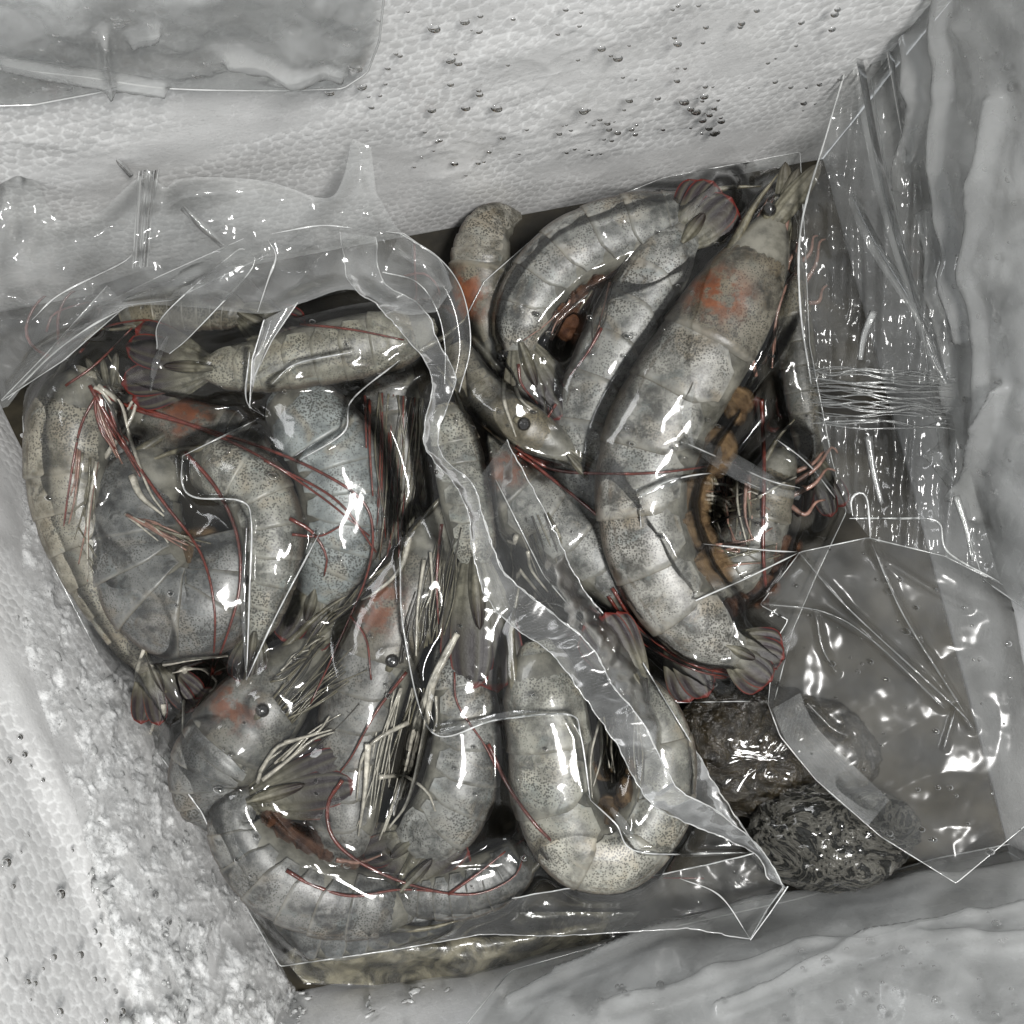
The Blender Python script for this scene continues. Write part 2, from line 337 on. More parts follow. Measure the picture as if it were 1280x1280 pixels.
def foam_wall(i, smin, smax, tmax, ns, nt, step=None, cell=0.0031, rough=1.0, beads=1.0):
    s = np.linspace(smin, smax, ns); t = np.linspace(0, tmax, nt); Sg, Tg = np.meshgrid(s, t)
    p = wall_pt(i, Sg, Tg)
    lx = np.linalg.norm(bw[(i + 1) % 4] - bw[i]); ly = np.linalg.norm(tw[i] - bw[i])
    x, y = Sg * lx / cell, Tg * ly / (cell)
    wx = fbm(x / 9, y / 9, 3 + i) - 0.5; wy = fbm(x / 9, y / 9, 13 + i) - 0.5
    f1, f2 = voro(x + wx * 2, y + wy * 2, 40 + i)
    joint = 1 - sstep(0.03, 0.20, f2 - f1)
    clear = sstep(0.36, 0.54, fbm(x / 14, y / 10, 23 + i))        # beads show clearly only in patches
    clear = clear * beads
    h = (1 - f1) * 0.00009 * (0.3 + 0.7 * beads) * (0.35 + clear) - joint * 0.00007 * clear + (fbm(x / 26, y / 26, 7) - 0.5) * 0.0035
    h = h + 0.0006 * rough * ridged(x / 6, y / 6, 9) * sstep(0.5, 0.7, fbm(x / 22, y / 22, 17))
    if step is not None: h = h - 0.0022 * sstep(step - 0.03, step + 0.03, Tg + 0.02 * (Sg - 0.5))
    p = p + wall_n(i) * h[..., None]
    pig = np.zeros((ns * nt, 4)); pig[:, 0] = (joint * clear).ravel()
    return mk('wall', p.reshape(-1, 3), gridfaces(nt, ns), M['foam'], box, True, pig)
foam_wall(0, 0.0, 1.0, 0.75, 560, 230)       # top edge of the picture
foam_wall(1, 0.0, 1.0, 0.60, 330, 150, rough=0.4, beads=0.1)
foam_wall(2, 0.0, 1.0, 0.45, 330, 110, rough=0.5, beads=0.1)
foam_wall(3, 0.0, 1.0, 0.60, 420, 220, step=0.30)
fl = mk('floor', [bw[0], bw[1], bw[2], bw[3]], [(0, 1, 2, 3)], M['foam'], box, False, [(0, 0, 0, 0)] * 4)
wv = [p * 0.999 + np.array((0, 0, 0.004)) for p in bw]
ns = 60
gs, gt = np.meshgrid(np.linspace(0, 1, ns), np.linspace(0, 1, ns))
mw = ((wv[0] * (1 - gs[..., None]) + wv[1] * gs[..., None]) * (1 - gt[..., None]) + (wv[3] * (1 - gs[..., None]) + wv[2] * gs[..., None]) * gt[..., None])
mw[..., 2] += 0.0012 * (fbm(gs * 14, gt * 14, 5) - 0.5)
tag(mk('dark_gap_water', mw.reshape(-1, 3), gridfaces(ns, ns), M['gap_water']), 'dark murky water sheet added over the foam box floor to blacken the gaps between shrimp', 'water', kind='structure')  # dark sheet added so the gaps between shrimp go black

# ------------------------------------------------------------------ shrimp
HM = {'A': [], 'B': [], 'Z': []}               # height samples (px, py, radius px, z centre, half height m)
def samples(bag, x, y, r, z, b):
    HM[bag].append(np.stack(np.broadcast_arrays(x, y, r, z, b), -1).reshape(-1, 5))
def leaf(base, tip, width, z, dome=0.0012, curve=0.0, n=16, m=9, blunt=0.5, lift=0.0):
    """a thin rounded plate from base to tip (photo pixels, height z)"""
    b = np.array(base, float); e = np.array(tip, float); d = e - b; L = np.hypot(*d); d /= L; q = np.array((-d[1], d[0]))
    u = np.linspace(0, 1, n)[:, None]; v = np.linspace(-1, 1, m)[None]
    w = width / 2 * (0.42 + 0.58 * np.sin(np.clip(u / 0.62, 0, 1) * pi / 2)) * np.sqrt(np.clip(1 - np.clip((u - blunt) / (1 - blunt), 0, 1) ** 2.2, 0.0, 1)) + 0.4
    px = b[0] + d[0] * u * L + q[0] * (v * w + curve * L * u * u); py = b[1] + d[1] * u * L + q[1] * (v * w + curve * L * u * u)
    zz = z + dome * (1 - v * v) * (1 - 0.4 * u) + lift * u + 0.0004 * np.abs(np.sin(v * 7))
    zz = zz + 0 * px
    pts = np.stack([(px - 640) * (H - zz) / H * U, (640 - py) * (H - zz) / H * U, zz], -1)
    edge = np.maximum(np.abs(v) ** 2 + 0 * u, np.clip((u - 0.74) / 0.22, 0, 1) + 0 * v)
    pig = np.stack([u + 0 * v, edge, np.abs(np.sin(v * 7 + 0.6)) + 0 * u, 0.5 + 0 * px], -1)
    return pts.reshape(-1, 3), gridfaces(n, m), pig.reshape(-1, 4)
class Shrimp: pass
def shrimp(label, spine, z, flip, bag='A', roll=0.0, tint=0.5, organ=0.0, fc=0.34, tail=None, legs=None, swim=None, eye=True, rost=None,
           scales=0, thick=0.74, legmat='cream', swimmat='amber', head_dark=True, tailspread=26, name='shrimp', sh='shell'):
    sp = crom([tuple(p) for p in spine], 84)                      # px, py, width
    zs = np.interp(np.linspace(0, 1, 84), np.linspace(0, 1, len(z)), z) if hasattr(z, '__len__') else np.full(84, float(z))
    N = 84; c = np.stack([(sp[:, 0] - 640) * (H - zs) / H * U, (640 - sp[:, 1]) * (H - zs) / H * U, zs], 1)
    root = thing(name, label, 'shrimp', (c[:, 0].mean(), c[:, 1].mean(), zs.mean() - 0.008), 'raw whole shrimp in the bags')
    tg = np.gradient(c, axis=0); tg[:, 2] = 0; tg /= np.linalg.norm(tg, axis=1)[:, None]
    pn = np.stack([-tg[:, 1], tg[:, 0], 0 * tg[:, 0]], 1) * flip; up = np.array((0, 0, 1.0)); r = radians(roll)
    nd = pn * cos(r) + up * sin(r); nz = -pn * sin(r) + up * cos(r)
    sp[:, 2] *= 1 - 0.30 * sstep(0.90, 1.0, np.linspace(0, 1, N))
    a = sp[:, 2] / 2 * U; b = a * thick
    sg = np.linspace(0, 1, N)
    def ring_pts(s, th, m):
        """shell point at arc fraction s, angle th, radius multiplier m (arrays)"""
        s = np.clip(s, 0, 1); k = [np.interp(s, sg, x) for x in (c[:, 0], c[:, 1], c[:, 2])]
        A = np.interp(s, sg, a) * m; B = np.interp(s, sg, b) * m
        out = np.zeros(s.shape + (3,))
        vent = 1 - 0.10 * sstep(0.2, -1, np.cos(th))
        for j in range(3):
            out[..., j] = k[j] + A * np.cos(th) * vent * np.interp(s, sg, nd[:, j]) + B * np.sin(th) * np.interp(s, sg, nz[:, j])
        return out
    # continuous body
    s = np.linspace(0, 1, 64)[:, None]; th = np.linspace(0, 2 * pi, 22, endpoint=False)[None]
    m = 0.93 * np.sqrt(np.clip(1 - ((s - 0.5) / 0.5) ** 16, 0.02, 1)) + 0 * th
    v = ring_pts(s + 0 * th, th + 0 * s, m).reshape(-1, 3); f = gridfaces(64, 22, True)
    caps = [list(range(21, -1, -1)), [63 * 22 + i for i in range(22)]]
    mk('body', v, f.tolist() + caps, M['flesh'], root)
    # carapace
    nr, nc = 30, 33; u = np.linspace(0, 1, nr)[:, None]; th = np.linspace(-2.55, 2.55, nc)[None]
    ov = 0.012
    s = u * (fc + ov) * (1 - 0.05 * np.abs(th / 2.55) ** 2 * u) + 0 * th
    m = (0.42 + 0.60 * np.sqrt(np.clip(u / 0.5, 0, 1))) * (1 + 0.035 * sstep(0.8, 1, u)) + 0.018 * np.exp(-((np.abs(th) - 1.1) / 0.12) ** 2) * sstep(0.1, 0.5, u) - 0.03 * np.exp(-((u - 0.55 - 0.1 * np.abs(th)) / 0.04) ** 2)
    m = np.where(u == 1, 0.95, m) + 0 * th
    pig = np.zeros((nr, nc, 4)); pig[..., 0] = (1 + np.cos(th)) / 2 + 0 * u; pig[..., 1] = sstep(0.88, 1.0, u) * 0.9 + 0 * th
    pig[..., 2] = organ * np.exp(-((u - 0.70) / 0.20) ** 2 - ((np.abs(th) - 0.95) / 0.85) ** 2); pig[..., 3] = tint
    mk('carapace', ring_pts(s, th + 0 * u, m).reshape(-1, 3), gridfaces(nr, nc), M['head' if head_dark else sh], root, True, pig.reshape(-1, 4))
    # six overlapping shell segments
    fr = [0, .155, .32, .49, .64, .78, 1.0]; ab = 1 - fc
    for i in range(6):
        s0, s1 = fc + ab * fr[i], fc + ab * fr[i + 1]; nr, nc = 12, 31; tm = 2.25 if i < 5 else 2.6
        u = np.linspace(0, 1, nr)[:, None]; th = np.linspace(-tm, tm, nc)[None]; q = np.abs(th) / tm
        ovl = 0.030 * ab * (1 if i < 5 else 0.3)
        e1 = s1 + ovl * (1.0 - 1.6 * sstep(0.75, 1.0, q)); e0 = s0 - 0.006 + 0.05 * ab * sstep(0.75, 1.0, q)
        s = e0 + (e1 - e0) * np.clip(u / 0.93, 0, 1)
        m = 0.985 + 0.055 * u + 0.02 * np.sin(u * pi) - 0.012 * np.exp(-((u - 0.3) / 0.06) ** 2)
        m = np.where(u > 0.97, 0.955 + 0.0 * u, m) + 0 * th
        pig = np.zeros((nr, nc, 4)); pig[..., 0] = (1 + np.cos(th)) / 2 + 0 * u
        pig[..., 1] = np.maximum(sstep(0.70, 0.95, u) + 0 * th, 0.6 * sstep(0.25, 0.0, u) + 0 * th); pig[..., 3] = tint
        pig[..., 1] = np.maximum(pig[..., 1], 0.8 * sstep(0.9, 1.0, q))
        mk('shell_segment', ring_pts(s, th + 0 * u, m).reshape(-1, 3), gridfaces(nr, nc), M[sh], root, True, pig.reshape(-1, 4))
    samples(bag, sp[:, 0], sp[:, 1], sp[:, 2] / 2 * 1.02, zs, b * 1.03)
    x0, y0, w0 = sp[0]; hd = sp[0, :2] - sp[6, :2]; hd /= np.hypot(*hd)
    pv = np.array((hd[1], -hd[0])) * -flip                   # dorsal direction, photo pixels (travel reversed)
    tx = sp[:, 0]; pdor = np.stack([pn[:, 0], -pn[:, 1]], 1)       # per-sample dorsal direction in photo pixels
    # tail fan
    if tail:
        tip = np.array(tail[:2], float); bs = sp[-3, :2]; d = tip - bs; L = np.hypot(*d); d /= L; wt = tail[2] if len(tail) > 2 else L * 0.30; wt *= 1.25; zt = zs[-1]
        sprd = radians(tailspread)
        for k, (an, ln, ww, dz) in enumerate(((-1.0, .92, 1.0, -.0012), (1.0, .92, 1.0, -.0006), (-.5, 1.0, .95, .0004), (.5, .97, .95, .0010))):
            q = an * sprd; dd = np.array((d[0] * cos(q) - d[1] * sin(q), d[0] * sin(q) + d[1] * cos(q)))
            off = np.array((-d[1], d[0])) * an * sp[-1, 2] * 0.16
            pv_, pf, pp = leaf(bs + off, bs + off + dd * L * ln, wt * ww, zt + dz + b[-1] * 0.25, curve=0.05 * an, blunt=0.66)
            mk('tail_fin', pv_, pf, M['tail'], root, True, pp)
        pv_, pf, pp = leaf(bs - d * 4, bs + d * L * 0.52, wt * 0.40, zt + 0.0022 + b[-1] * 0.3, dome=0.0022, blunt=0.05); pp[:, 0] *= 0.75; pp[:, 1] *= 0.8
        mk('telson', pv_, pf, M['tail'], root, True, pp)
        uu = np.linspace(0, 1, 8); samples(bag, bs[0] + d[0] * L * uu, bs[1] + d[1] * L * uu, wt * (0.7 - 0.3 * uu), zt, b[-1] * 0.4 * (1 - 0.7 * uu) + 0.0018)
    # rostrum, eye, antennal scales
    kf = 7
    if rost is None: rost = tuple(sp[0, :2] + hd * w0 * 0.9 + pdor[0] * w0 * 0.15)
    rb = sp[10, :2] + pdor[10] * sp[10, 2] * 0.36
    rp = crom([tuple(rb) + (0,), tuple((rb * 0.45 + np.array(rost) * 0.55) + pdor[0] * w0 * 0.10) + (0,), tuple(rost) + (0,)], 14)
    zr = zs[4] + b[10] * 0.35
    rv, rf = tube([P(p[0], p[1], zr) for p in rp], 0.16 * a[10], 0.0002, 6); mk('rostrum', rv, rf, M['olive'], root)
    if eye:
        ep = sp[6, :2] + pdor[6] * sp[6, 2] * 0.12 if eye is True else np.array(eye); re = max(0.0019, 0.13 * a[12]); kk = int(np.argmin(np.hypot(sp[:40, 0] - ep[0], sp[:40, 1] - ep[1]))); qq = min(0.95, np.hypot(sp[kk, 0] - ep[0], sp[kk, 1] - ep[1]) / (sp[kk, 2] / 2)); ze = zs[kk] + b[kk] * math.sqrt(1 - qq * qq) + 0.0004
        uu = np.linspace(0, pi, 9)[:, None]; vv = np.linspace(0, 2 * pi, 14, endpoint=False)[None]; ec = P(ep[0], ep[1], ze)
        ev = ec + re * np.stack([np.sin(uu) * np.cos(vv), np.sin(uu) * np.sin(vv), 0.9 * np.cos(uu) + 0 * vv], -1); mk('eye', ev.reshape(-1, 3), gridfaces(9, 14, True), M['eye'], root)
        sv, sf = tube([P(*(ep - hd * re / U * 1.6), ze - 0.0012), P(*ep, ze - 0.001)], re * 0.55, re * 0.8, 8); mk('eye_stalk', sv, sf, M['olive'], root)
        samples(bag, ep[0], ep[1], re / U, ze, re)
    for k in range(scales):
        q = (k - (scales - 1) / 2) * 0.32; dd = np.array((hd[0] * cos(q) - hd[1] * sin(q), hd[0] * sin(q) + hd[1] * cos(q)))
        st = sp[5, :2] + pdor[5] * sp[5, 2] * (-0.28 + 0.18 * k); ln = sp[14, 2] * random.uniform(0.8, 1.15)
        pv_, pf, pp = leaf(st, st + dd * ln, ln * 0.26, zs[0] + 0.0012 * k, blunt=0.2); pp[:, 0] *= 0.5; pp[:, 1] *= 0.85
        mk('antennal_scale', pv_, pf, M['tail'], root, True, pp)
    # swimmerets under the first five segments
    if swim:
        for i in range(5):
            k = int((fc + ab * (fr[i] + fr[i + 1]) / 2) * (N - 1)); bs = sp[k, :2] - pdor[k] * sp[k, 2] * 0.36
            tv = np.array((sp[min(k + 2, 83), 0] - sp[k - 2, 0], sp[min(k + 2, 83), 1] - sp[k - 2, 1])); tv /= np.hypot(*tv)
            for h_ in range(2):
                ln = sp[k, 2] * swim * random.uniform(0.8, 1.15); dd = -pdor[k] * 0.7 + tv * (random.uniform(-0.1, 0.5) + 0.35 * h_)
                pv_, pf, pp = leaf(bs + tv * 5 * h_, bs + tv * 5 * h_ + dd * ln, ln * random.uniform(0.55, 0.85), zs[k] + 0.0015 + 0.0006 * i - 0.0012 * h_, blunt=0.35, curve=random.uniform(0.0, 0.25), dome=0.0022, lift=-0.003)
                pp[:, 3] = random.random(); mk('swimmeret', pv_, pf, M[swimmat], root, True, pp)
    # walking legs
    if legs is None: legs = 5
    if isinstance(legs, int):
        for i in range(legs):
            k = int((0.10 + 0.20 * i / max(legs - 1, 1)) * (N - 1)); bs = sp[k, :2] - pdor[k] * sp[k, 2] * 0.38
            tv = sp[k, :2] - sp[k + 3, :2]; tv /= np.hypot(*tv); L = sp[k, 2] * random.uniform(0.8, 1.1)
            g = random.uniform(-0.2, 0.9); p1 = bs + (-pdor[k] * 0.6 + tv * g) * L * 0.5; p2 = p1 + (-pdor[k] * 0.25 + tv * random.uniform(0.5, 1.0)) * L * 0.5; p3 = p2 + (-pdor[k] * 0.5 - tv * random.uniform(-0.6, 0.4)) * L * 0.3
            zz = zs[k] + 0.001 * i; pts = crom([tuple(bs) + (zz,), tuple(p1) + (zz + .001,), tuple(p2) + (zz,), tuple(p3) + (zz - .001,)], 14)
            tv_, tf = tube([P(*q) for q in pts], 0.0008, 0.0003, 6); mk('walking_leg', tv_, tf, M[legmat], root)
    x = Shrimp(); x.root = root; x.sp = sp; x.zs = zs; x.bag = bag; return x

ZB, ZL = 0.0, 0.006        # resting heights of the two bags' upper layers
SH = {}
# ---- bag B (behind, by the top wall)
SH['R1'] = shrimp('largest shrimp, arched, long head up in the bag corner and tail tucked under', [(972, 262, 44), (950, 320, 92), (915, 390, 124), (875, 455, 132), (828, 535, 134), (808, 610, 124), (816, 680, 118), (846, 745, 108), (890, 795, 88), (925, 815, 66)], [0.004, 0.006, 0.004, 0.002], -1, 'B', tint=0.55, organ=1.0, fc=0.30, tail=(975, 838, 34), swim=0.5, legs=0, rost=(972, 218), scales=3, eye=(962, 262), tailspread=18)
SH['R2'] = shrimp('slim shrimp lying straight between the arched shrimp and the big one', [(778, 690, 60), (752, 640, 84), (738, 580, 92), (742, 520, 96), (765, 455, 98), (800, 385, 94), (835, 325, 82), (862, 292, 62)], [-0.008, -0.003, 0.001, 0.002], 1, 'B', tint=0.42, fc=0.25, tail=(905, 235, 40), legs=0, tailspread=14, eye=False, head_dark=False)
SH['R3'] = shrimp('arched shrimp by the top foam wall, dark purple tail pointing down', [(905, 262, 60), (850, 283, 88), (785, 292, 98), (720, 318, 98), (676, 360, 90), (654, 405, 74), (652, 440, 58)], [-0.006, -0.002, -0.001, 0.0], -1, 'B', tint=0.40, fc=0.22, tail=(688, 532, 36), legs=0, swim=0.55, swimmat='rust', tailspread=12, eye=False, head_dark=False)
SH['R4'] = shrimp('shrimp with a red patch on its head, half hidden at the fold between bags', [(640, 470, 34), (615, 420, 58), (602, 370, 74), (604, 325, 84), (612, 290, 70), (632, 274, 50), (652, 270, 14)], [-0.009, -0.010, -0.012, -0.022], 1, 'B', tint=0.7, organ=1.3, fc=0.62, legs=2, eye=(628, 445), scales=2)
SH['R5'] = shrimp('olive head with a round black eye below the purple tail', [(722, 572, 26), (690, 552, 52), (655, 530, 66), (620, 505, 62), (590, 470, 56), (570, 430, 46)], [0.002, 0.0025, -0.002, -0.008], 1, 'B', tint=0.9, organ=0.2, fc=0.6, legs=0, eye=(655, 530), rost=(732, 588), scales=3)
SH['R6'] = shrimp('grey shrimp with orange head patch crossing under the clear film edge', [(588, 520, 44), (606, 570, 86), (640, 620, 104), (690, 655, 112), (735, 690, 112), (775, 725, 96), (812, 765, 72), (850, 805, 52)], [-0.009, -0.008, -0.007, -0.008], 1, 'B', tint=0.45, organ=1.3, fc=0.30, tail=(905, 858, 36), legs=0, eye=False)
SH['R7'] = shrimp('olive shrimp curled inside the bend of the largest shrimp', [(985, 560, 40), (965, 610, 70), (950, 660, 84), (925, 705, 86), (885, 730, 76), (868, 760, 50)], -0.010, -1, 'B', tint=0.75, fc=0.4, legs=4, legmat='pink', eye=False, swim=0.5, swimmat='rust', sh='shell_dark')
SH['R8'] = shrimp('dark shrimp deep at the bag side beside the tied bag', [(985, 300, 36), (990, 370, 50), (1000, 450, 54), (1008, 520, 46), (1015, 580, 40)], -0.020, -1, 'B', tint=0.8, legs=3, legmat='pink', eye=False, tail=(1018, 650, 24), sh='shell_dark')
# ---- bag A (in front)
SH['L1'] = shrimp('yellowish shrimp lying level along the top, red edged tail fan', [(545, 405, 40), (505, 418, 74), (455, 428, 86), (395, 440, 82), (335, 452, 74), (285, 458, 58), (255, 460, 44)], [0.002, 0.005, 0.006, 0.006], 1, 'A', tint=0.88, fc=0.28, tail=(150, 455, 36), legs=0, tailspread=20, eye=False, head_dark=False, sh='shell_pale')
SH['L2'] = shrimp('olive shrimp in the topmost row, rounded tail tip over the yellowish one', [(150, 395, 38), (190, 385, 56), (235, 382, 62), (275, 385, 54), (305, 392, 42)], [0.001, 0.003, 0.005], -1, 'A', tint=0.85, fc=0.3, tail=(380, 432, 34), legs=0, tailspread=10, eye=False)
SH['L3'] = shrimp('big dark grey shrimp curled in a coil, two red antennae across it', [(222, 572, 76), (180, 612, 114), (178, 682, 134), (206, 738, 146), (250, 752, 138), (276, 712, 126), (268, 668, 110)], [0.0, 0.003, 0.005, 0.003], -1, 'A', tint=0.30, fc=0.34, swim=0.4, legs=0, eye=False, thick=0.62, head_dark=False, sh='shell_dark')
SH['L4b'] = shrimp('speckled banded shrimp bent beside the dark coil, narrow tail down', [(240, 590, 70), (280, 592, 90), (315, 612, 92), (335, 660, 86), (335, 715, 74), (325, 765, 56), (316, 800, 38)], [0.002, 0.006, 0.008, 0.006], 1, 'A', tint=0.62, fc=0.22, tail=(308, 858, 26), legs=0, tailspread=8, eye=False, head_dark=False, sh='shell_pale')
SH['L4'] = shrimp('pale bluish shrimp below the dark hollow beside the central fold', [(345, 490, 80), (385, 530, 112), (415, 580, 122), (425, 640, 116), (415, 695, 98), (390, 745, 70)], [0.0, 0.003, 0.003, 0.0], 1, 'A', tint=0.02, fc=0.3, legs=0, eye=False, head_dark=False, tail=(372, 812, 34), sh='shell_pale')
SH['L5'] = shrimp('greenish shrimp standing on end along the ice bank', [(112, 462, 66), (92, 510, 104), (88, 575, 112), (98, 645, 104), (122, 710, 90), (155, 770, 74), (192, 835, 54)], [0.004, 0.003, 0.001, -0.003], -1, 'A', tint=0.82, fc=0.34, swim=0.45, legs=2, eye=False, head_dark=False, tail=(222, 902, 24))
SH['L6'] = shrimp('shrimp head with a glossy black eye and pale feelers near the ice bank', [(398, 800, 46), (368, 838, 88), (332, 885, 122), (296, 928, 126), (268, 972, 112), (285, 1030, 84)], [0.0, 0.002, 0.002, -0.002], -1, 'A', tint=0.35, organ=0.8, fc=0.62, legs=0, eye=(328, 888), rost=(440, 740), scales=3, sh='shell_dark')
SH['L7'] = shrimp('shrimp bent sharply at the bag corner, red tipped tail folded on top', [(520, 1135, 60), (470, 1128, 90), (410, 1118, 106), (350, 1092, 106), (312, 1056, 90), (296, 1022, 72), (310, 1003, 56), (318, 998, 46)], [0.0, 0.002, 0.004, 0.006], 1, 'A', tint=0.42, fc=0.26, tail=(445, 962, 40), legs=0, swim=0.5, swimmat='rust', tailspread=10, eye=False, head_dark=False, sh='shell_dark')
SH['L8'] = shrimp('olive shrimp with a bundle of cream legs in the middle of the bag', [(565, 625, 34), (540, 680, 74), (508, 750, 102), (475, 825, 110), (452, 900, 106), (440, 965, 100), (432, 1030, 92), (428, 1085, 70)], [0.0, 0.001, 0.0, 0.0], -1, 'A', tint=0.55, organ=0.9, fc=0.45, legs=0, eye=(490, 826), rost=(575, 600), scales=3, sh='shell_dark')
SH['L9'] = shrimp('dotted grey shrimp between the cream legs and the biggest curled shrimp', [(556, 800, 46), (572, 850, 78), (580, 910, 92), (574, 970, 100), (552, 1020, 98), (510, 1055, 84)], [0.002, 0.003, 0.003, 0.0], 1, 'A', tint=0.40, fc=0.2, legs=0, eye=False, head_dark=False, tail=(462, 1092, 34))
SH['L10'] = shrimp('shrimp tail hanging down beside the central fold, dark rounded fins', [(552, 505, 52), (566, 555, 66), (576, 610, 68), (586, 660, 64), (594, 705, 54)], [0.004, 0.006, 0.006], 1, 'A', tint=0.66, fc=0.25, tail=(606, 868, 48), legs=0, tailspread=6, eye=False, head_dark=False, sh='shell_pale')
SH['L11'] = shrimp('big speckled shrimp curled in a ring at the bottom of the bag', [(672, 800, 78), (682, 860, 106), (692, 925, 114), (700, 995, 116), (728, 1055, 106), (775, 1062, 96), (818, 1010, 90), (828, 940, 80), (812, 880, 62), (795, 850, 46)], [0.005, 0.007, 0.006, 0.002], -1, 'A', tint=0.68, fc=0.24, tail=(742, 770, 30), legs=0, swim=0.35, tailspread=10, eye=False, head_dark=False, sh='shell_pale')
SH['L12'] = shrimp('small shrimp with a red rimmed tail fan beside the biggest curled one', [(660, 1060, 54), (625, 1090, 76), (575, 1108, 80), (530, 1115, 64), (498, 1112, 46)], [-0.002, 0.0, 0.002], 1, 'A', tint=0.40, fc=0.25, tail=(576, 1038, 34), legs=0, tailspread=9, eye=False, head_dark=False, sh='shell_dark')
SH['L13'] = shrimp('blue grey shrimp lying along the bottom seam of the bag', [(345, 1128, 56), (380, 1150, 76), (420, 1165, 84), (500, 1152, 72), (570, 1135, 54)], [-0.006, -0.005, -0.006], 1, 'A', tint=0.2, fc=0.3, legs=0, eye=False, head_dark=False, sh='shell_dark')
SH['L14'] = shrimp('dark bristly shrimp head wedged beside the central fold', [(508, 640, 34), (505, 590, 62), (500, 535, 76), (490, 480, 74), (480, 430, 60)], -0.004, 1, 'A', tint=0.6, fc=0.6, legs=0, eye=False, scales=3, sh='shell_dark')
SH['L15'] = shrimp('shrimp with an orange head patch under crossing red antennae', [(140, 500, 40), (180, 520, 68), (235, 540, 82), (290, 556, 80), (330, 575, 60)], [-0.004, -0.002, -0.002], 1, 'A', tint=0.55, organ=1.3, fc=0.7, legs=3, eye=False, scales=2, sh='shell_dark')
SH['L16'] = shrimp('purplish shrimp head pressed between the greenish shrimp and the coil', [(135, 470, 30), (142, 510, 44), (148, 560, 50), (150, 620, 48), (148, 680, 40)], -0.004, 1, 'A', tint=0.3, fc=0.5, legs=4, legmat='pink', eye=False, scales=3, sh='shell_dark')
SH['L17'] = shrimp('dark shrimp in the gap above the cream legs', [(395, 810, 40), (420, 770, 66), (452, 735, 74), (485, 700, 62), (505, 665, 48)], -0.008, 1, 'A', tint=0.4, organ=0.8, fc=0.6, legs=0, eye=False, scales=2, sh='shell_dark')

# ------------------------------------------------------------------ draped films
def heightmap(bags, X, Y, floor):
    Hm = np.full(X.shape, floor); step = X[0, 1] - X[0, 0]; x0, y0 = X[0, 0], Y[0, 0]
    for bg_ in bags:
        for arr in HM[bg_]:
            for px, py, r, z, b in arr:
                i0 = max(int((px - r - x0) / step), 0); i1 = min(int((px + r - x0) / step) + 2, X.shape[1]); j0 = max(int((py - r - y0) / step), 0); j1 = min(int((py + r - y0) / step) + 2, X.shape[0])
                if i0 >= i1 or j0 >= j1: continue
                d = ((X[j0:j1, i0:i1] - px) ** 2 + (Y[j0:j1, i0:i1] - py) ** 2) / (r * r)
                h = np.where(d < 1, z + b * np.sqrt(np.clip(1 - d, 0, 1)), -9)
                Hm[j0:j1, i0:i1] = np.maximum(Hm[j0:j1, i0:i1], h)
    return Hm
def blur(a, n):
    for _ in range(n):
        p = np.pad(a, 1, mode='edge'); a = (p[:-2, 1:-1] + p[2:, 1:-1] + p[1:-1, :-2] + p[1:-1, 2:] + 2 * p[1:-1, 1:-1]) / 6
    return a
def dil(a, n):
    for k in range(n):
        p = np.pad(a, 1, mode='edge'); b = np.maximum.reduce([p[:-2, 1:-1], p[2:, 1:-1], p[1:-1, :-2], p[1:-1, 2:], a])
        if k % 2: b = np.maximum.reduce([b, p[:-2, :-2], p[2:, 2:], p[:-2, 2:], p[2:, :-2]])
        a = b
    return a
def segdist(X, Y, poly, closed=True):
    D = np.full(X.shape, 1e9); q = np.array(poly, float)[:, :2]; n = len(q)
    NX = np.zeros(X.shape); NY = np.zeros(X.shape)
    for i in range(n if closed else n - 1):
        a, b = q[i], q[(i + 1) % n]; d = b - a; L = d @ d + 1e-9
        t = np.clip(((X - a[0]) * d[0] + (Y - a[1]) * d[1]) / L, 0, 1); cx, cy = a[0] + t * d[0], a[1] + t * d[1]
        e = np.hypot(X - cx, Y - cy); k = e < D; D = np.where(k, e, D); NX = np.where(k, cx, NX); NY = np.where(k, cy, NY)
    return D, NX, NY
def inside(X, Y, poly):
    r = np.zeros(X.shape, bool); q = np.array(poly, float); n = len(q)
    for i in range(n):
        x1, y1 = q[i][:2]; x2, y2 = q[(i + 1) % n][:2]
        if y1 == y2: continue
        c = ((y1 > Y) != (y2 > Y)) & (X < (x2 - x1) * (Y - y1) / (y2 - y1) + x1); r ^= c
    return r
class Film: pass
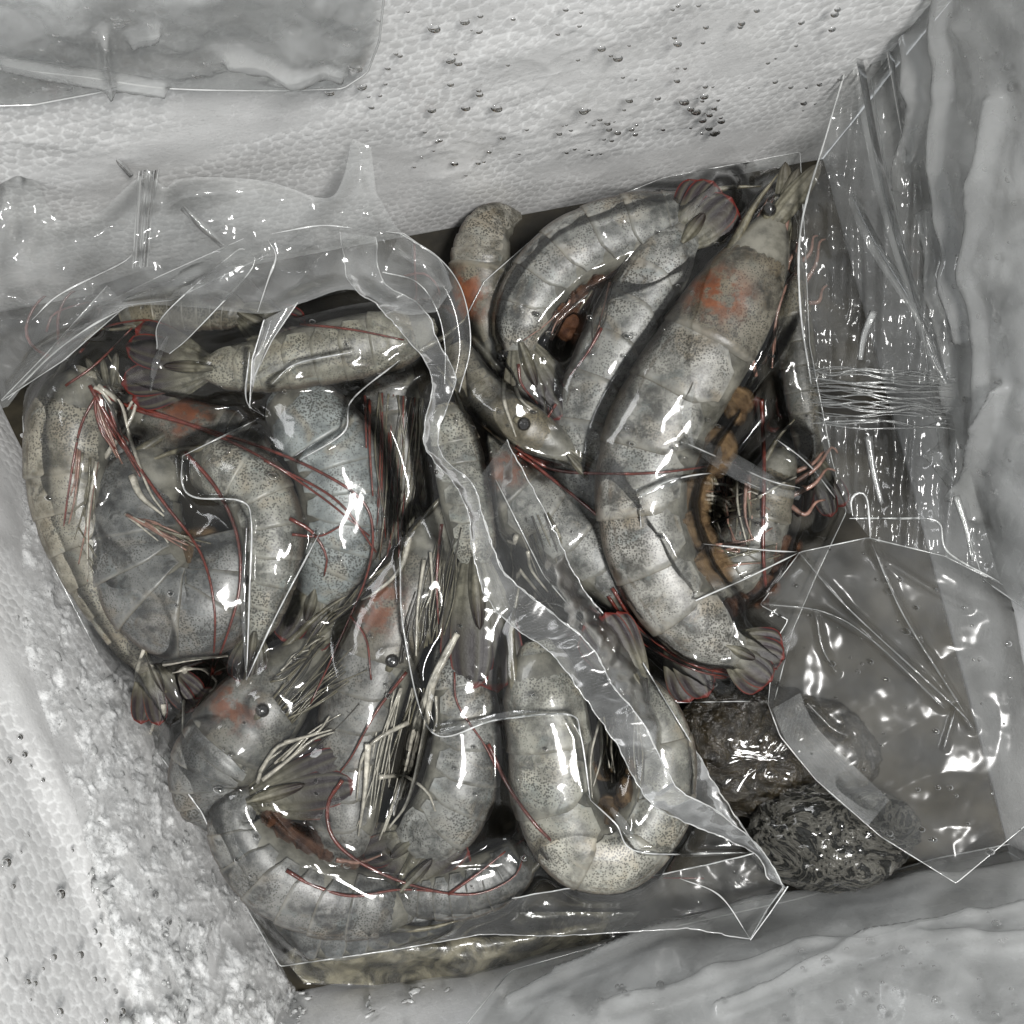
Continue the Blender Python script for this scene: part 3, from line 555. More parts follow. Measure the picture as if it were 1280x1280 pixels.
def film(name, mat, parent, poly, zf, res=2.5, noisefn=None, uvs=None):
    """a clipped sheet: zf(X, Y, distance to edge) -> z ; verts outside are pulled to the outline"""
    q = np.array(poly, float); x0, y0 = q.min(0)[:2] - 2 * res; x1, y1 = q.max(0)[:2] + 2 * res
    X, Y = np.meshgrid(np.arange(x0, x1 + res, res), np.arange(y0, y1 + res, res))
    D, NX, NY = segdist(X, Y, q); I = inside(X, Y, q)
    Xs, Ys = np.where(I, X, NX), np.where(I, Y, NY); Z = zf(Xs, Ys, np.where(I, D, 0), X, Y)
    quad = I[:-1, :-1] | I[1:, :-1] | I[:-1, 1:] | I[1:, 1:]
    ny, nx = X.shape; idx = np.arange(nx * ny).reshape(ny, nx)
    f = np.stack([idx[:-1, :-1][quad], idx[1:, :-1][quad], idx[1:, 1:][quad], idx[:-1, 1:][quad]], -1)
    used = np.unique(f); rm = np.full(nx * ny, -1); rm[used] = np.arange(len(used)); f = rm[f]
    k = (H - Z) / H * U
    V = np.stack([(Xs - 640) * k, (640 - Ys) * k, Z], -1).reshape(-1, 3)[used]
    o = mk(name, V, f, mat, parent)
    F = Film(); F.o = o; F.X, F.Y, F.Z, F.I = X, Y, Z, I; F.x0, F.y0, F.res = X[0, 0], Y[0, 0], res
    return F
def zat(F, x, y):
    i = np.clip(((np.asarray(x) - F.x0) / F.res).astype(int), 0, F.X.shape[1] - 1); j = np.clip(((np.asarray(y) - F.y0) / F.res).astype(int), 0, F.X.shape[0] - 1)
    return F.Z[j, i]
def crumple(X, Y, sd, lam, n=5):
    """piecewise flat folds with sharp creases, about 0..1"""
    h = 0; r = random.Random(sd)
    wx = (fbm(X / lam / 2.2, Y / lam / 2.2, sd + 60, 2) - 0.5) * lam * 1.1; wy = (fbm(X / lam / 2.2, Y / lam / 2.2, sd + 70, 2) - 0.5) * lam * 1.1
    for i in range(n):
        a = r.uniform(0, pi); l = lam * r.uniform(0.7, 1.8); t = ((X + wx) * cos(a) + (Y + wy) * sin(a)) / l + r.random()
        tri = np.abs(2 * (t - np.floor(t + 0.5))); gate = sstep(0.40, 0.66, fbm(X / lam / 1.6 + 7 * i, Y / lam / 1.6, sd + 3 * i, 2))
        h = h + tri * gate
    return h / n * 1.6
def wrinkles(X, Y, sd, amp=1.0):
    return amp * (0.0010 * (fbm(X / 75, Y / 95, sd, 2) - 0.5) + 0.0019 * crumple(X, Y, sd + 5, 85, 5))
def drape(bags, zedge, slack, creases, sd, amp):
    def zf(Xs, Ys, D, X, Y):
        Hm = heightmap(bags, X, Y, -0.026)
        F = blur(dil(Hm, 5), 8); F = np.maximum(F, Hm); F = blur(F, 3); F = np.maximum(F, Hm + 0.0005)
        F = blur(F, 1) + 0.0006
        ze = zedge(Xs, Ys); cap = ze + D * U * slack
        low = np.minimum(F, cap); F = np.where(Hm > low - 0.0006, np.maximum(low, np.minimum(Hm + 0.0006, ze + 0.02)), low)
        F = blur(F, 2)
        W = wrinkles(Xs, Ys, sd, amp) * sstep(0, 30, D)
        for cr, w, h in creases:
            d = segdist(Xs, Ys, cr, False)[0]; W = W + h * np.exp(-(d / w) ** 2)
        return F + W
    return zf
def edge_line(name, parent, pts, z, r=0.00022, mat='edge', n=None, smooth=True):
    """a thin rim or crease tube, its highlight painted white by default, along a photo polyline"""
    p = np.array([q[:2] for q in pts], float); n = n or max(8, int(np.hypot(*(p[1:] - p[:-1]).T).sum() / 5)); c = (crom if smooth else resamp)(p.tolist(), n)
    zz = z(c[:, 0], c[:, 1]) if callable(z) else np.full(n, float(z)) if np.isscalar(z) else np.interp(np.linspace(0, 1, n), np.linspace(0, 1, len(z)), z)
    ar = np.arange(n) * 1.0; rr = r * (0.25 + 1.5 * fbm(ar / 5.0, ar * 0 + p[0, 0] * 0.37, 81, 3)) * (0.25 + 0.75 * sstep(0, 5, np.minimum(ar, n - 1 - ar)))
    v, f = tube([P(a[0], a[1], b) for a, b in zip(c, zz)], r, rr, 5, cap=False); return mk(name, v, f, M[mat], parent)
def ribbon(name, parent, L, R, zl, zr, mat, bulge=0.0, nl=None, nw=12, amp=0.0, sd=0, edges=True, weave=1.0, smoothpath=True, crum=0.0):
    p = np.array([q[:2] for q in L], float); nl = nl or max(12, int(np.hypot(*(p[1:] - p[:-1]).T).sum() / 3.5))
    fn = crom if smoothpath else resamp
    l, r = fn([tuple(q[:2]) for q in L], nl), fn([tuple(q[:2]) for q in R], nl)
    ii = np.linspace(0, 1, nl)
    fz = lambda z: np.full(nl, float(z)) if np.isscalar(z) else np.interp(ii, np.linspace(0, 1, len(z)), z)
    v = np.linspace(0, 1, nw)[None, :, None]; xy = l[:, None] * (1 - v) + r[:, None] * v; v = v[..., 0]
    Z = fz(zl)[:, None] * (1 - v) + fz(zr)[:, None] * v + bulge * 4 * v * (1 - v)
    if amp: Z = Z + amp * (ridged(xy[..., 0] / 22, xy[..., 1] / 30, sd) - 0.3) * np.minimum(1, 6 * v * (1 - v))
    if crum: Z = Z + crum * (crumple(xy[..., 0], xy[..., 1], sd + 3, 40, 5) - 0.4); xy = xy + (2.2 * (fbm(xy[..., 0] / 14, xy[..., 1] / 14, sd + 4, 2) - 0.5))[..., None] * np.array((2.0, -1.2))
    k = (H - Z) / H * U; V = np.stack([(xy[..., 0] - 640) * k, (640 - xy[..., 1]) * k, Z], -1)
    uv = np.stack([ii[:, None] * nl * 3.5 / 4.0 + 0 * v, v * np.hypot(*(l - r).T).mean() / 4.0 + 0 * ii[:, None]], -1) * weave
    o = mk(name, V.reshape(-1, 3), gridfaces(nl, nw), M[mat], parent, uv=uv.reshape(-1, 2))
    if edges:
        for e in (0, nw - 1):
            q_ = np.arange(nl) * 1.0; vv, ff = tube(V[:, e], 0.0002, 0.00018 * (0.3 + 1.4 * fbm(q_ / 6, q_ * 0 + e + sd, 83, 3)), 5, cap=False); mk('film_rim', vv, ff, M['edge'], parent)
    return o
def sm(pts, n=None):
    p = np.array(pts, float); n = n or len(p) * 6; return [tuple(x) for x in crom(p.tolist(), n)]

# --- bag B
bagB = thing('shrimp_bag', 'clear vacuum bag of shrimp lying behind, tight over the largest shrimp', 'bag', P(820, 560, -0.028), 'clear bags of raw shrimp')
polyB = [(578, 405), (605, 352), (690, 278), (830, 222), (1000, 190), (1006, 300), (1012, 430), (1040, 575), (1058, 640), (1020, 720), (990, 790), (968, 876), (840, 878), (760, 815), (680, 720), (620, 600), (585, 500)]
crB = [([(860, 555), (905, 575), (960, 600), (1000, 610)], 6, 0.0022), ([(800, 640), (805, 690), (825, 760), (905, 735), (1000, 690)], 3.5, 0.0012), ([(800, 620), (840, 600), (900, 592), (950, 610)], 5, 0.0016), ([(965, 545), (1010, 580), (1050, 630)], 7, 0.0022), ([(880, 680), (960, 688), (1000, 690)], 4, 0.0014)]
FB = film('bag_film', M['film'], bagB, polyB, drape(['B'], lambda x, y: -0.014 + 0 * x, 0.9, crB, 100, 1.0), 2.5)
# --- bag A
bagA = thing('shrimp_bag', 'clear vacuum bag of shrimp on top, crumpled neck and folded seam', 'bag', P(430, 760, -0.024), 'clear bags of raw shrimp')
polyA = [(28, 520), (34, 440), (62, 372), (132, 335), (186, 312), (250, 300), (320, 290), (440, 285), (505, 292), (548, 322), (576, 365), (586, 430), (580, 480), (633, 550), (696, 669), (740, 750), (801, 824), (830, 873), (865, 930), (900, 990), (948, 1062), (979, 1109), (940, 1172), (860, 1160), (700, 1170), (600, 1168), (500, 1186), (350, 1208), (300, 1120), (252, 1015), (190, 930), (140, 850), (62, 700), (36, 620)]
crA = [([(228, 570), (228, 605), (245, 622), (300, 626), (314, 650), (312, 740), (308, 850)], 3.5, 0.0014), ([(308, 850), (345, 770), (400, 665)], 3, 0.0012), ([(500, 690), (505, 790), (540, 915), (620, 900), (710, 893), (726, 920), (738, 1000)], 4, 0.0016), ([(738, 1000), (770, 1030), (800, 1065), (935, 1066)], 4, 0.0014), ([(312, 440), (308, 500), (330, 520)], 4, 0.0014), ([(340, 480), (370, 455), (440, 440)], 5, 0.0016), ([(500, 450), (440, 500), (430, 540), (375, 575)], 4, 0.0016), ([(228, 570), (320, 525)], 3, 0.001)]
FA = film('bag_film', M['film'], bagA, polyA, drape(['A'], lambda x, y: np.interp(y, [300, 450, 1000, 1170], [0.006, 0.0, -0.004, -0.012]) + 0 * x, 0.8, crA, 200, 1.0), 2.5)
for F, B_, cr in ((FA, bagA, crA), (FB, bagB, crB)):
    for c_, w, h in cr:
        edge_line('crease', B_, c_, lambda x, y, F=F: zat(F, x, y) + 0.0001, 0.00024)
edge_line('film_rim', bagA, polyA[7:34] + [polyA[0]], lambda x, y: zat(FA, x, y), 0.00020, smooth=False)
edge_line('film_rim', bagB, polyB[0:16], lambda x, y: zat(FB, x, y), 0.00018, smooth=False)

# folded seam ribbon down the middle of bag A
seamL = [(425, 290), (437, 353), (475, 384), (512, 428), (534, 456), (540, 487), (531, 531), (533, 562), (566, 603), (585, 638), (591, 690), (605, 740), (636, 778), (693, 821), (731, 873), (766, 923), (787, 962), (812, 1002), (850, 1025), (939, 1064), (962, 1100)]
seamR = [(470, 296), (478, 350), (528, 384), (547, 425), (569, 469), (562, 500), (548, 540), (556, 574), (592, 606), (602, 640), (624, 705), (645, 730), (696, 771), (738, 807), (766, 856), (790, 885), (809, 914), (845, 983), (892, 1011), (950, 1060), (980, 1108)]
zseam = [0.026, 0.024, 0.022, 0.021, 0.021, 0.021, 0.020, 0.020, 0.019, 0.017, 0.016, 0.016, 0.017, 0.018, 0.018, 0.018, 0.017, 0.013, 0.009, 0.006, 0.003]
ribbon('seam_strip', bagA, seamL, seamR, zseam, [z + 0.002 for z in zseam], 'seam', 0.0006, sd=4, weave=1.0, crum=0.0028)
edgeA = [(633, 550), (665, 610), (696, 669), (717, 715), (740, 750), (773, 790), (801, 824), (830, 873), (865, 930), (900, 990), (948, 1062), (979, 1109)]
ribbon('seam_margin', bagA, [(592, 606), (602, 640), (624, 705), (645, 730), (696, 771), (738, 807), (766, 856), (790, 885), (809, 914), (845, 983), (892, 1011), (950, 1060), (980, 1108)], edgeA, [0.016, 0.015, 0.014, 0.014, 0.014, 0.014, 0.013, 0.009, 0.006, 0.003, 0.001], [0.008, 0.006, 0.004, 0.003, 0.002, 0.002, 0.001, 0.0], 'slack', 0.0006, sd=21, crum=0.002)
ribbon('seam_margin', bagA, [(520, 1150), (600, 1130), (700, 1112), (800, 1098), (880, 1082), (945, 1066)], [(500, 1186), (600, 1168), (700, 1170), (860, 1160), (938, 1174), (979, 1109)], [0.002, 0.003, 0.003, 0.002, 0.001], [-0.010, -0.008, -0.006, -0.004, 0.0], 'slack', 0.0015, sd=25, smoothpath=False, crum=0.0025)
edge_line('crease', bagA, [(938, 1174), (900, 1120), (850, 1098)], [0.0, 0.003, 0.004], 0.0002)
# crumpled folds of the neck, standing up by the foam wall
def fold(L, R, zl, zr, mat='film_milk', bulge=0.001, sp=False, **k): return ribbon('fold', bagA, L, R, zl, zr, mat, bulge, smoothpath=sp, **k)
fold([(2, 500), (60, 440), (134, 357)], [(2, 501), (80, 450), (158, 382)], [0.016, 0.022, 0.026], [0.016, 0.020, 0.022])
fold([(122, 384), (200, 345), (305, 298)], [(122, 385), (215, 375), (335, 318)], [0.022, 0.030, 0.034], [0.022, 0.027, 0.029], bulge=0.003, mat='film_mid')
fold([(196, 436), (204, 395), (290, 318), (306, 312)], [(212, 442), (240, 418), (308, 345), (320, 320)], [0.020, 0.028, 0.031, 0.031], [0.020, 0.026, 0.029, 0.030], bulge=0.0006, mat='film_gloss', sp=True)
for dx in (0, 14): fold([(174 + dx, 214), (170 + dx * 0.8, 270), (166 + dx * 0.7, 335)], [(184 + dx, 212), (178 + dx * 0.8, 270), (174 + dx * 0.7, 333)], [0.040, 0.034, 0.026], [0.040, 0.034, 0.026], bulge=0.0035, mat='film_gloss')
fold([(500, 292), (548, 322), (578, 365), (588, 430), (574, 490)], [(478, 340), (520, 352), (545, 385), (556, 430), (556, 480)], [0.022, 0.022, 0.021, 0.020, 0.018], [0.024, 0.022, 0.020, 0.018, 0.017], mat='film_mid', bulge=0.004, sp=True)
fold([(330, 400), (315, 450), (312, 510)], [(372, 378), (340, 425), (318, 470)], [0.020, 0.019, 0.017], [0.021, 0.020, 0.018], mat='film_milk')
for a_, b_, z0, z1 in (((121, 170), (164, 220), 0.047, 0.040), ((228, 260), (278, 308), 0.036, 0.032)):
    fold([a_, ((a_[0] + b_[0]) / 2 - 4, (a_[1] + b_[1]) / 2 + 3), b_], [(a_[0] + 4, a_[1] - 3), ((a_[0] + b_[0]) / 2 + 6, (a_[1] + b_[1]) / 2 - 4), (b_[0] + 2, b_[1] - 2)], [z0, z1], [z0, z1], 'film_gloss', 0.003, sp=True, edges=False)
    v, f = tube([P(*a_, z0), P(a_[0] * .5 + b_[0] * .5, a_[1] * .5 + b_[1] * .5, (z0 + z1) / 2 + 0.001), P(*b_, z1)], 0.0008, 0.0006, 8); mk('crease', v, f, M['film_milk'], bagA)  # whitish rods paint the highlights of two neck ridges
polyN = [(-25, 520), (-25, 200), (20, 186)] + sm([(45, 178), (52, 240), (75, 275), (115, 272), (160, 232), (185, 212)]) + sm([(205, 236), (235, 222), (330, 226), (405, 248), (428, 225), (440, 172)]) + [(464, 184)] + sm([(470, 240), (500, 288), (548, 322), (566, 360)]) + sm([(545, 390), (500, 392), (440, 362), (380, 378), (330, 392), (240, 384), (160, 384), (100, 420), (55, 450), (10, 508)])
def zN(Xs, Ys, D, X, Y):
    return 0.016 + 0.030 * np.clip((480 - Ys) / 300, 0, 1) + (0.011 * crumple(Xs, Ys, 512, 80, 6) + 0.0012 * crumple(Xs, Ys, 514, 30, 4)) * sstep(0, 25, D)
FN = film('neck_film', M['neck'], bagA, polyN, zN, 2.5)
for c_ in ([(10, 500), (60, 448), (110, 410), (160, 383)], [(40, 400), (75, 368), (150, 330), (165, 318)], [(335, 300), (345, 320), (335, 350), (322, 390)], [(340, 292), (400, 282), (440, 285)]):
    edge_line('crease', bagA, c_, lambda x, y: zat(FN, x, y) + 0.0002, 0.00025)
# flared bottom corner
ribbon('fold', bagA, [(979, 1109), (958, 1138), (938, 1174)], [(985, 1108), (962, 1142), (938, 1175)], 0.002, 0.008, 'film_milk', 0.0004, smoothpath=False)

for B_, F, L, w, bl in ((bagB, FB, [(858, 550), (900, 572), (950, 600), (1000, 622)], 26, 0.004), (bagB, FB, [(798, 622), (840, 602), (905, 590)], 10, 0.0016), (bagB, FB, [(960, 538), (1005, 575), (1040, 615), (1062, 642)], 9, 0.0015), (bagB, FB, [(868, 478), (858, 520), (866, 556)], 12, 0.001),
                        (bagA, FA, [(545, 918), (600, 902), (650, 892), (715, 894)], 8, 0.0012), (bagA, FA, [(764, 1010), (778, 1030), (800, 1064)], 12, 0.0014), (bagA, FA, [(800, 1066), (860, 1068), (935, 1066)], 6, 0.001), (bagA, FA, [(312, 480), (340, 462), (400, 445)], 9, 0.0014), (bagA, FA, [(308, 660), (304, 740), (307, 840)], 6, 0.001), (bagA, FA, [(210, 420), (194, 455), (188, 490)], 9, 0.001)):
    a_ = np.array(L, float); d_ = np.gradient(a_, axis=0); d_ /= np.hypot(*d_.T)[:, None]; q_ = np.stack([-d_[:, 1], d_[:, 0]], 1) * (w / 2) * np.array([0.35] + [1.0] * (len(L) - 2) + [0.3])[:, None]
    z_ = [float(zat(F, x, y)) + 0.0008 for x, y in L]
    ribbon('fold', B_, (a_ - q_).tolist(), (a_ + q_).tolist(), z_, z_, 'film_gloss', w * U * 0.09, amp=0.00035, sd=int(w * 7), edges=False)  # added ribbons, bulged to catch the lamp as highlight streaks
# ------------------------------------------------------------------ feelers, legs and bristles lying just under the film
def feeler(owner, pts, r0=0.00060, r1=0.00022, mat='red', name='antenna', F=None, dz=-0.0007, n=None):
    F = F or (FA if owner.bag == 'A' else FB); p = np.array(pts, float)
    n = n or max(10, int(np.hypot(*(p[1:] - p[:-1]).T).sum() / 9)); c = crom(p.tolist(), n); z = zat(F, c[:, 0], c[:, 1]) + dz
    zz = z.copy()
    for _ in range(4): zz[1:-1] = np.minimum(z[1:-1], (zz[:-2] + zz[2:] + zz[1:-1]) / 3)
    v, f = tube([P(a[0], a[1], b) for a, b in zip(c, zz)], r0, r1, 6); return mk(name, v, f, M[mat], owner.root)
g = SH
feeler(g['L16'], [(118, 487), (170, 512), (235, 530), (330, 560), (400, 590), (452, 625), (466, 665), (458, 720), (425, 800), (388, 880)])
feeler(g['L16'], [(112, 482), (150, 548), (200, 622), (250, 690), (268, 760), (266, 830), (260, 858)])
feeler(g['L15'], [(232, 566), (270, 610), (296, 668), (300, 730), (285, 790), (262, 850), (245, 885)])
feeler(g['L15'], [(160, 505), (240, 532), (320, 568), (400, 620), (462, 670)])
feeler(g['L15'], [(330, 575), (420, 625), (470, 690)], 0.0004, 0.0003)
feeler(g['L5'], [(62, 446), (40, 432), (33, 408), (50, 375), (90, 352), (132, 345)])
feeler(g['L5'], [(74, 432), (73, 395), (90, 365), (135, 350)]); feeler(g['L5'], [(58, 415), (68, 392), (110, 378), (150, 375)], 0.0004)
feeler(g['L1'], [(100, 440), (130, 410), (180, 400), (205, 405)], 0.0004); feeler(g['L1'], [(82, 482), (120, 455), (165, 410)], 0.0004)
feeler(g['L16'], [(120, 495), (102, 530), (92, 575), (82, 640), (78, 680)], 0.0004, 0.00025)
feeler(g['L7'], [(428, 975), (410, 1005), (415, 1045), (450, 1078), (520, 1108), (590, 1118), (640, 1098), (656, 1068)])
feeler(g['L7'], [(358, 1088), (390, 1106), (440, 1120), (500, 1112), (560, 1116)])
feeler(g['L12'], [(560, 1118), (600, 1090), (632, 1064)], 0.0005)
feeler(g['L11'], [(610, 930), (640, 990), (680, 1042), (730, 1078), (800, 1095), (880, 1098)])
feeler(g['L9'], [(568, 840), (572, 880), (605, 930), (620, 960)], 0.0003, 0.0003)
feeler(g['L8'], [(552, 655), (546, 720), (548, 780)], 0.0005); feeler(g['L8'], [(508, 840), (470, 890), (440, 945), (425, 965)], 0.0005, mat='red')
feeler(g['L8'], [(438, 770), (458, 800), (464, 850)], 0.0004); feeler(g['L14'], [(462, 500), (462, 555), (466, 620)], 0.0005); feeler(g['L14'], [(456, 495), (458, 560)], 0.0004)
feeler(g['L1'], [(518, 305), (519, 345), (524, 385)], 0.0004); feeler(g['L1'], [(505, 345), (530, 342), (548, 360), (550, 385)], 0.0005)
feeler(g['L1'], [(375, 405), (440, 412), (505, 425)], 0.0004); feeler(g['L4'], [(362, 648), (390, 665), (408, 695), (405, 720)]); feeler(g['L4'], [(365, 668), (400, 670), (430, 655)], 0.0004)
feeler(g['L4b'], [(284, 240), (298, 272), (305, 298)], 0.0003, 0.0003, dz=0.012)
feeler(g['R5'], [(645, 558), (690, 586), (760, 592), (830, 590), (920, 578)]); feeler(g['R5'], [(648, 566), (720, 622), (800, 690), (850, 735), (900, 782)], 0.0006)
feeler(g['R7'], [(952, 500), (955, 580), (954, 690), (960, 760)], 0.0007, 0.0005)
feeler(g['R6'], [(765, 735), (800, 785), (860, 828), (920, 842), (972, 836)]); feeler(g['R6'], [(760, 745), (800, 800), (870, 838), (930, 848)], 0.0005)
feeler(g['R3'], [(648, 455), (652, 480), (672, 505)], 0.0005); feeler(g['R3'], [(752, 410), (735, 440), (712, 470)], 0.0005); feeler(g['R5'], [(695, 505), (670, 545), (650, 572)], 0.0004)
# hard parts of legs: cream, pink
L_ = lambda o, p, r=0.0009, m='cream', r1=0.0003: feeler(o, p, r * 0.75, r1 * 0.8, m, 'walking_leg')
L_(g['R1'], [(960, 302), (925, 372), (918, 395), (938, 440), (945, 470)], 0.0013, 'pink', 0.0007); L_(g['R1'], [(988, 250), (975, 340), (968, 440)], 0.0009, 'pink'); L_(g['R1'], [(1000, 300), (985, 335), (1000, 345)], 0.0008, 'pink'); L_(g['R1'], [(1000, 340), (985, 352), (970, 400), (965, 460)], 0.0007, 'pink')
L_(g['R5'], [(632, 468), (630, 500), (645, 546)], 0.0011); L_(g['R5'], [(640, 470), (650, 498), (668, 514)], 0.0009)
L_(g['R6'], [(645, 670), (641, 698), (668, 735), (690, 760)], 0.0010); L_(g['R6'], [(660, 690), (664, 712), (685, 740)], 0.0008)
L_(g['R1'], [(948, 622), (975, 606), (995, 596)], 0.0008)
for (pts, r) in (([(512, 672), (500, 712), (470, 740), (452, 750)], .0012), ([(572, 792), (545, 845), (520, 900), (505, 970), (480, 1040)], .0013), ([(566, 800), (536, 860), (520, 930), (500, 1000)], .0012), ([(548, 840), (522, 905), (498, 985), (474, 1050)], .0012), ([(540, 860), (528, 930), (510, 1000), (486, 1035)], .0013), ([(555, 820), (530, 880), (512, 950), (492, 1020)], .0011),
                 ([(510, 903), (470, 925), (452, 950), (446, 1000)], .0010), ([(474, 972), (505, 970), (534, 990), (544, 1014)], .0009), ([(460, 930), (456, 990), (448, 1045)], .0014), ([(530, 700), (522, 760), (520, 820)], .0008), ([(538, 690), (540, 735), (532, 760)], .0006), ([(545, 870), (546, 900), (542, 915)], .0006)): L_(g['L8'], pts, r)
for (pts, r) in (([(182, 808), (171, 840), (170, 880), (178, 915)], .0010), ([(205, 830), (240, 824), (285, 820)], .0010), ([(231, 835), (230, 870), (228, 915)], .0011), ([(204, 880), (205, 905), (198, 920)], .0011), ([(196, 895), (188, 920), (190, 940)], .0010), ([(215, 840), (250, 836), (265, 848)], .0006),
                 ([(325, 965), (345, 935), (370, 925), (415, 912)], .0009), ([(328, 975), (360, 950), (390, 925), (418, 915)], .0009), ([(355, 928), (395, 916), (412, 895)], .0007), ([(322, 978), (330, 955), (352, 938)], .0008)): L_(g['L6'], pts, r)
L_(g['L16'], [(118, 484), (128, 490), (140, 505)], .0010); L_(g['L16'], [(122, 482), (150, 505), (160, 540), (185, 610), (205, 640)], .0011); L_(g['L3'], [(165, 595), (176, 620), (205, 645)], .0016)
L_(g['L12'], [(420, 1075), (450, 1078), (478, 1068)], .0010, 'pink')
# bristly tufts of mouthparts
def tuft(owner, a0, a1, b0, b1, n, mats, r=0.00027):
    for i in range(n):
        u = random.random(); w = min(1, max(0, u + random.uniform(-.25, .25)))
        s = np.array(a0) * (1 - u) + np.array(a1) * u; e = np.array(b0) * (1 - w) + np.array(b1) * w; e = s + (e - s) * random.uniform(0.6, 1.05)
        m = (s + e) / 2 + np.array((random.uniform(-9, 9), random.uniform(-9, 9)))
        feeler(owner, [tuple(s), tuple(m), tuple(e)], r * random.uniform(.7, 1.4), r * 0.5, random.choice(mats), 'bristle', dz=-random.uniform(0.0008, 0.003), n=9)
tuft(g['L14'], (470, 490), (540, 500), (470, 690), (520, 700), 34, ['dark', 'olive', 'olive', 'red'])
tuft(g['L17'], (330, 860), (450, 740), (390, 820), (500, 690), 24, ['olive', 'dark', 'cream'])
tuft(g['L6'], (340, 870), (365, 905), (420, 760), (470, 830), 22, ['olive', 'olive', 'dark'])
tuft(g['L8'], (500, 830), (560, 790), (530, 690), (580, 650), 24, ['olive', 'olive', 'dark'])
tuft(g['L8'], (470, 860), (540, 860), (440, 1040), (500, 1020), 16, ['cream', 'olive'])
tuft(g['L5'], (170, 790), (215, 880), (70, 640), (120, 680), 18, ['olive', 'olive', 'cream'], 0.0004)
tuft(g['R1'], (900, 300), (985, 330), (955, 220), (1000, 235), 22, ['olive', 'dark', 'pink'])
tuft(g['R7'], (880, 600), (960, 590), (900, 690), (970, 700), 16, ['pink', 'olive', 'cream'], 0.0005)
tuft(g['L16'], (115, 490), (135, 480), (150, 590), (185, 600), 16, ['red', 'dark', 'pink'], 0.0005)

tuft(g['L3'], (150, 640), (200, 660), (215, 690), (265, 680), 12, ['cream', 'olive', 'pink'], 0.0004)
tuft(g['L5'], (95, 560), (125, 580), (75, 700), (110, 720), 12, ['cream', 'olive', 'pink'], 0.00035)
tuft(g['L7'], (330, 960), (400, 930), (400, 905), (450, 880), 10, ['dark', 'olive', 'cream'], 0.0003)
tuft(g['L11'], (745, 900), (800, 880), (740, 1000), (800, 1000), 14, ['cream', 'olive', 'dark'], 0.0003)
tuft(g['R1'], (880, 600), (900, 720), (960, 610), (985, 700), 20, ['cream', 'pink', 'olive', 'dark'], 0.0004)
tuft(g['R6'], (640, 650), (690, 640), (680, 760), (740, 800), 12, ['dark', 'olive', 'cream'], 0.0003)
tuft(g['R3'], (700, 380), (770, 350), (650, 430), (740, 440), 10, ['pink', 'olive', 'dark'], 0.0003)
# ------------------------------------------------------------------ other bags and films
emp = thing('empty_bag', 'loose empty clear bag end with embossed corner draped over the dark ice', 'bag', P(1110, 900, -0.025), 'clear bags of raw shrimp')
polyE = sm([(960, 880), (968, 810), (985, 775)]) + [(950, 756), (1000, 690), (1085, 672), (1180, 695), (1276, 742), (1290, 900), (1284, 1030), (1195, 1104), (1100, 1045), (1020, 975), (975, 920)]
crE = [([(1000, 692), (1060, 760), (1195, 885), (1215, 910)], 5, 0.003), ([(955, 755), (1030, 765), (1090, 800), (1180, 885)], 5, 0.002), ([(1090, 680), (1130, 770), (1205, 890)], 5, 0.003), ([(1195, 885), (1180, 935)], 4, 0.002), ([(1020, 770), (1028, 810), (1045, 840)], 5, 0.002), ([(1010, 880), (1040, 910), (1060, 920)], 5, 0.002), ([(1090, 690), (1170, 740), (1210, 760)], 5, 0.0018)]
def zE(Xs, Ys, D, X, Y):
    z = -0.008 + 0.010 * sstep(960, 1250, Xs) + 0.004 * (fbm(Xs / 120, Ys / 120, 61) - 0.5) + np.minimum(D, 40) * U * 0.25
    W = (0.0050 * crumple(Xs, Ys, 300, 170, 4) ) * sstep(0, 25, D)
    for c_, w, h in crE: W = W + h * np.exp(-(segdist(Xs, Ys, c_, False)[0] / w) ** 2)
    return z + W
FE = film('bag_film', M['slack'], emp, polyE, zE, 2.5)
for c_, w, h in crE[:6]: edge_line('crease', emp, c_, lambda x, y: zat(FE, x, y) + 0.0002, 0.00022, 'film_milk')
edge_line('film_rim', emp, polyE + [polyE[0]], lambda x, y: zat(FE, x, y), 0.00016, smooth=False)
ribbon('seam_strip', emp, [(966, 886), (985, 930), (1030, 985), (1085, 1032)], [(1000, 866), (1018, 905), (1060, 950), (1112, 1000)], [float(zat(FE, x, y)) + 0.0006 for x, y in ((966, 886), (985, 930), (1030, 985), (1085, 1032))], [float(zat(FE, x, y)) + 0.0006 for x, y in ((1000, 866), (1018, 905), (1060, 950), (1112, 1000))], 'seam', 0.0002, edges=False)

tied = thing('tied_bag', 'clear plastic bag gathered by an elastic band against the box wall', 'bag', P(1100, 500, -0.02))
def pleat_z(cx0, wid, amp, zb, fr):
    def f(Xs, Ys, D, X, Y):
        return zb + amp * 0.9 * (crumple(Xs * 1.7, Ys * 0.22, 71, 46, 5) * 2 - 1) + 0.006 * fbm(Xs / 60, Ys / 60, 73) + wrinkles(Xs, Ys * 0.4, 330, 0.8) + 0.012 * sstep(1000, 1220, Xs)
    return f
film('bag_neck', M['film_mid'], tied, sm([(1012, 478), (1000, 380), (1002, 280), (1034, 165)]) + [(1062, 90), (1075, 20), (1120, 30), (1140, 170), (1165, 300), (1182, 400), (1190, 480)], pleat_z(1000, 190, 0.0035, 0.012, 4), 2.5)
edge_line('film_rim', tied, [(1014, 480), (1000, 380), (1002, 280), (1034, 165), (1062, 70)], 0.016, 0.0003)
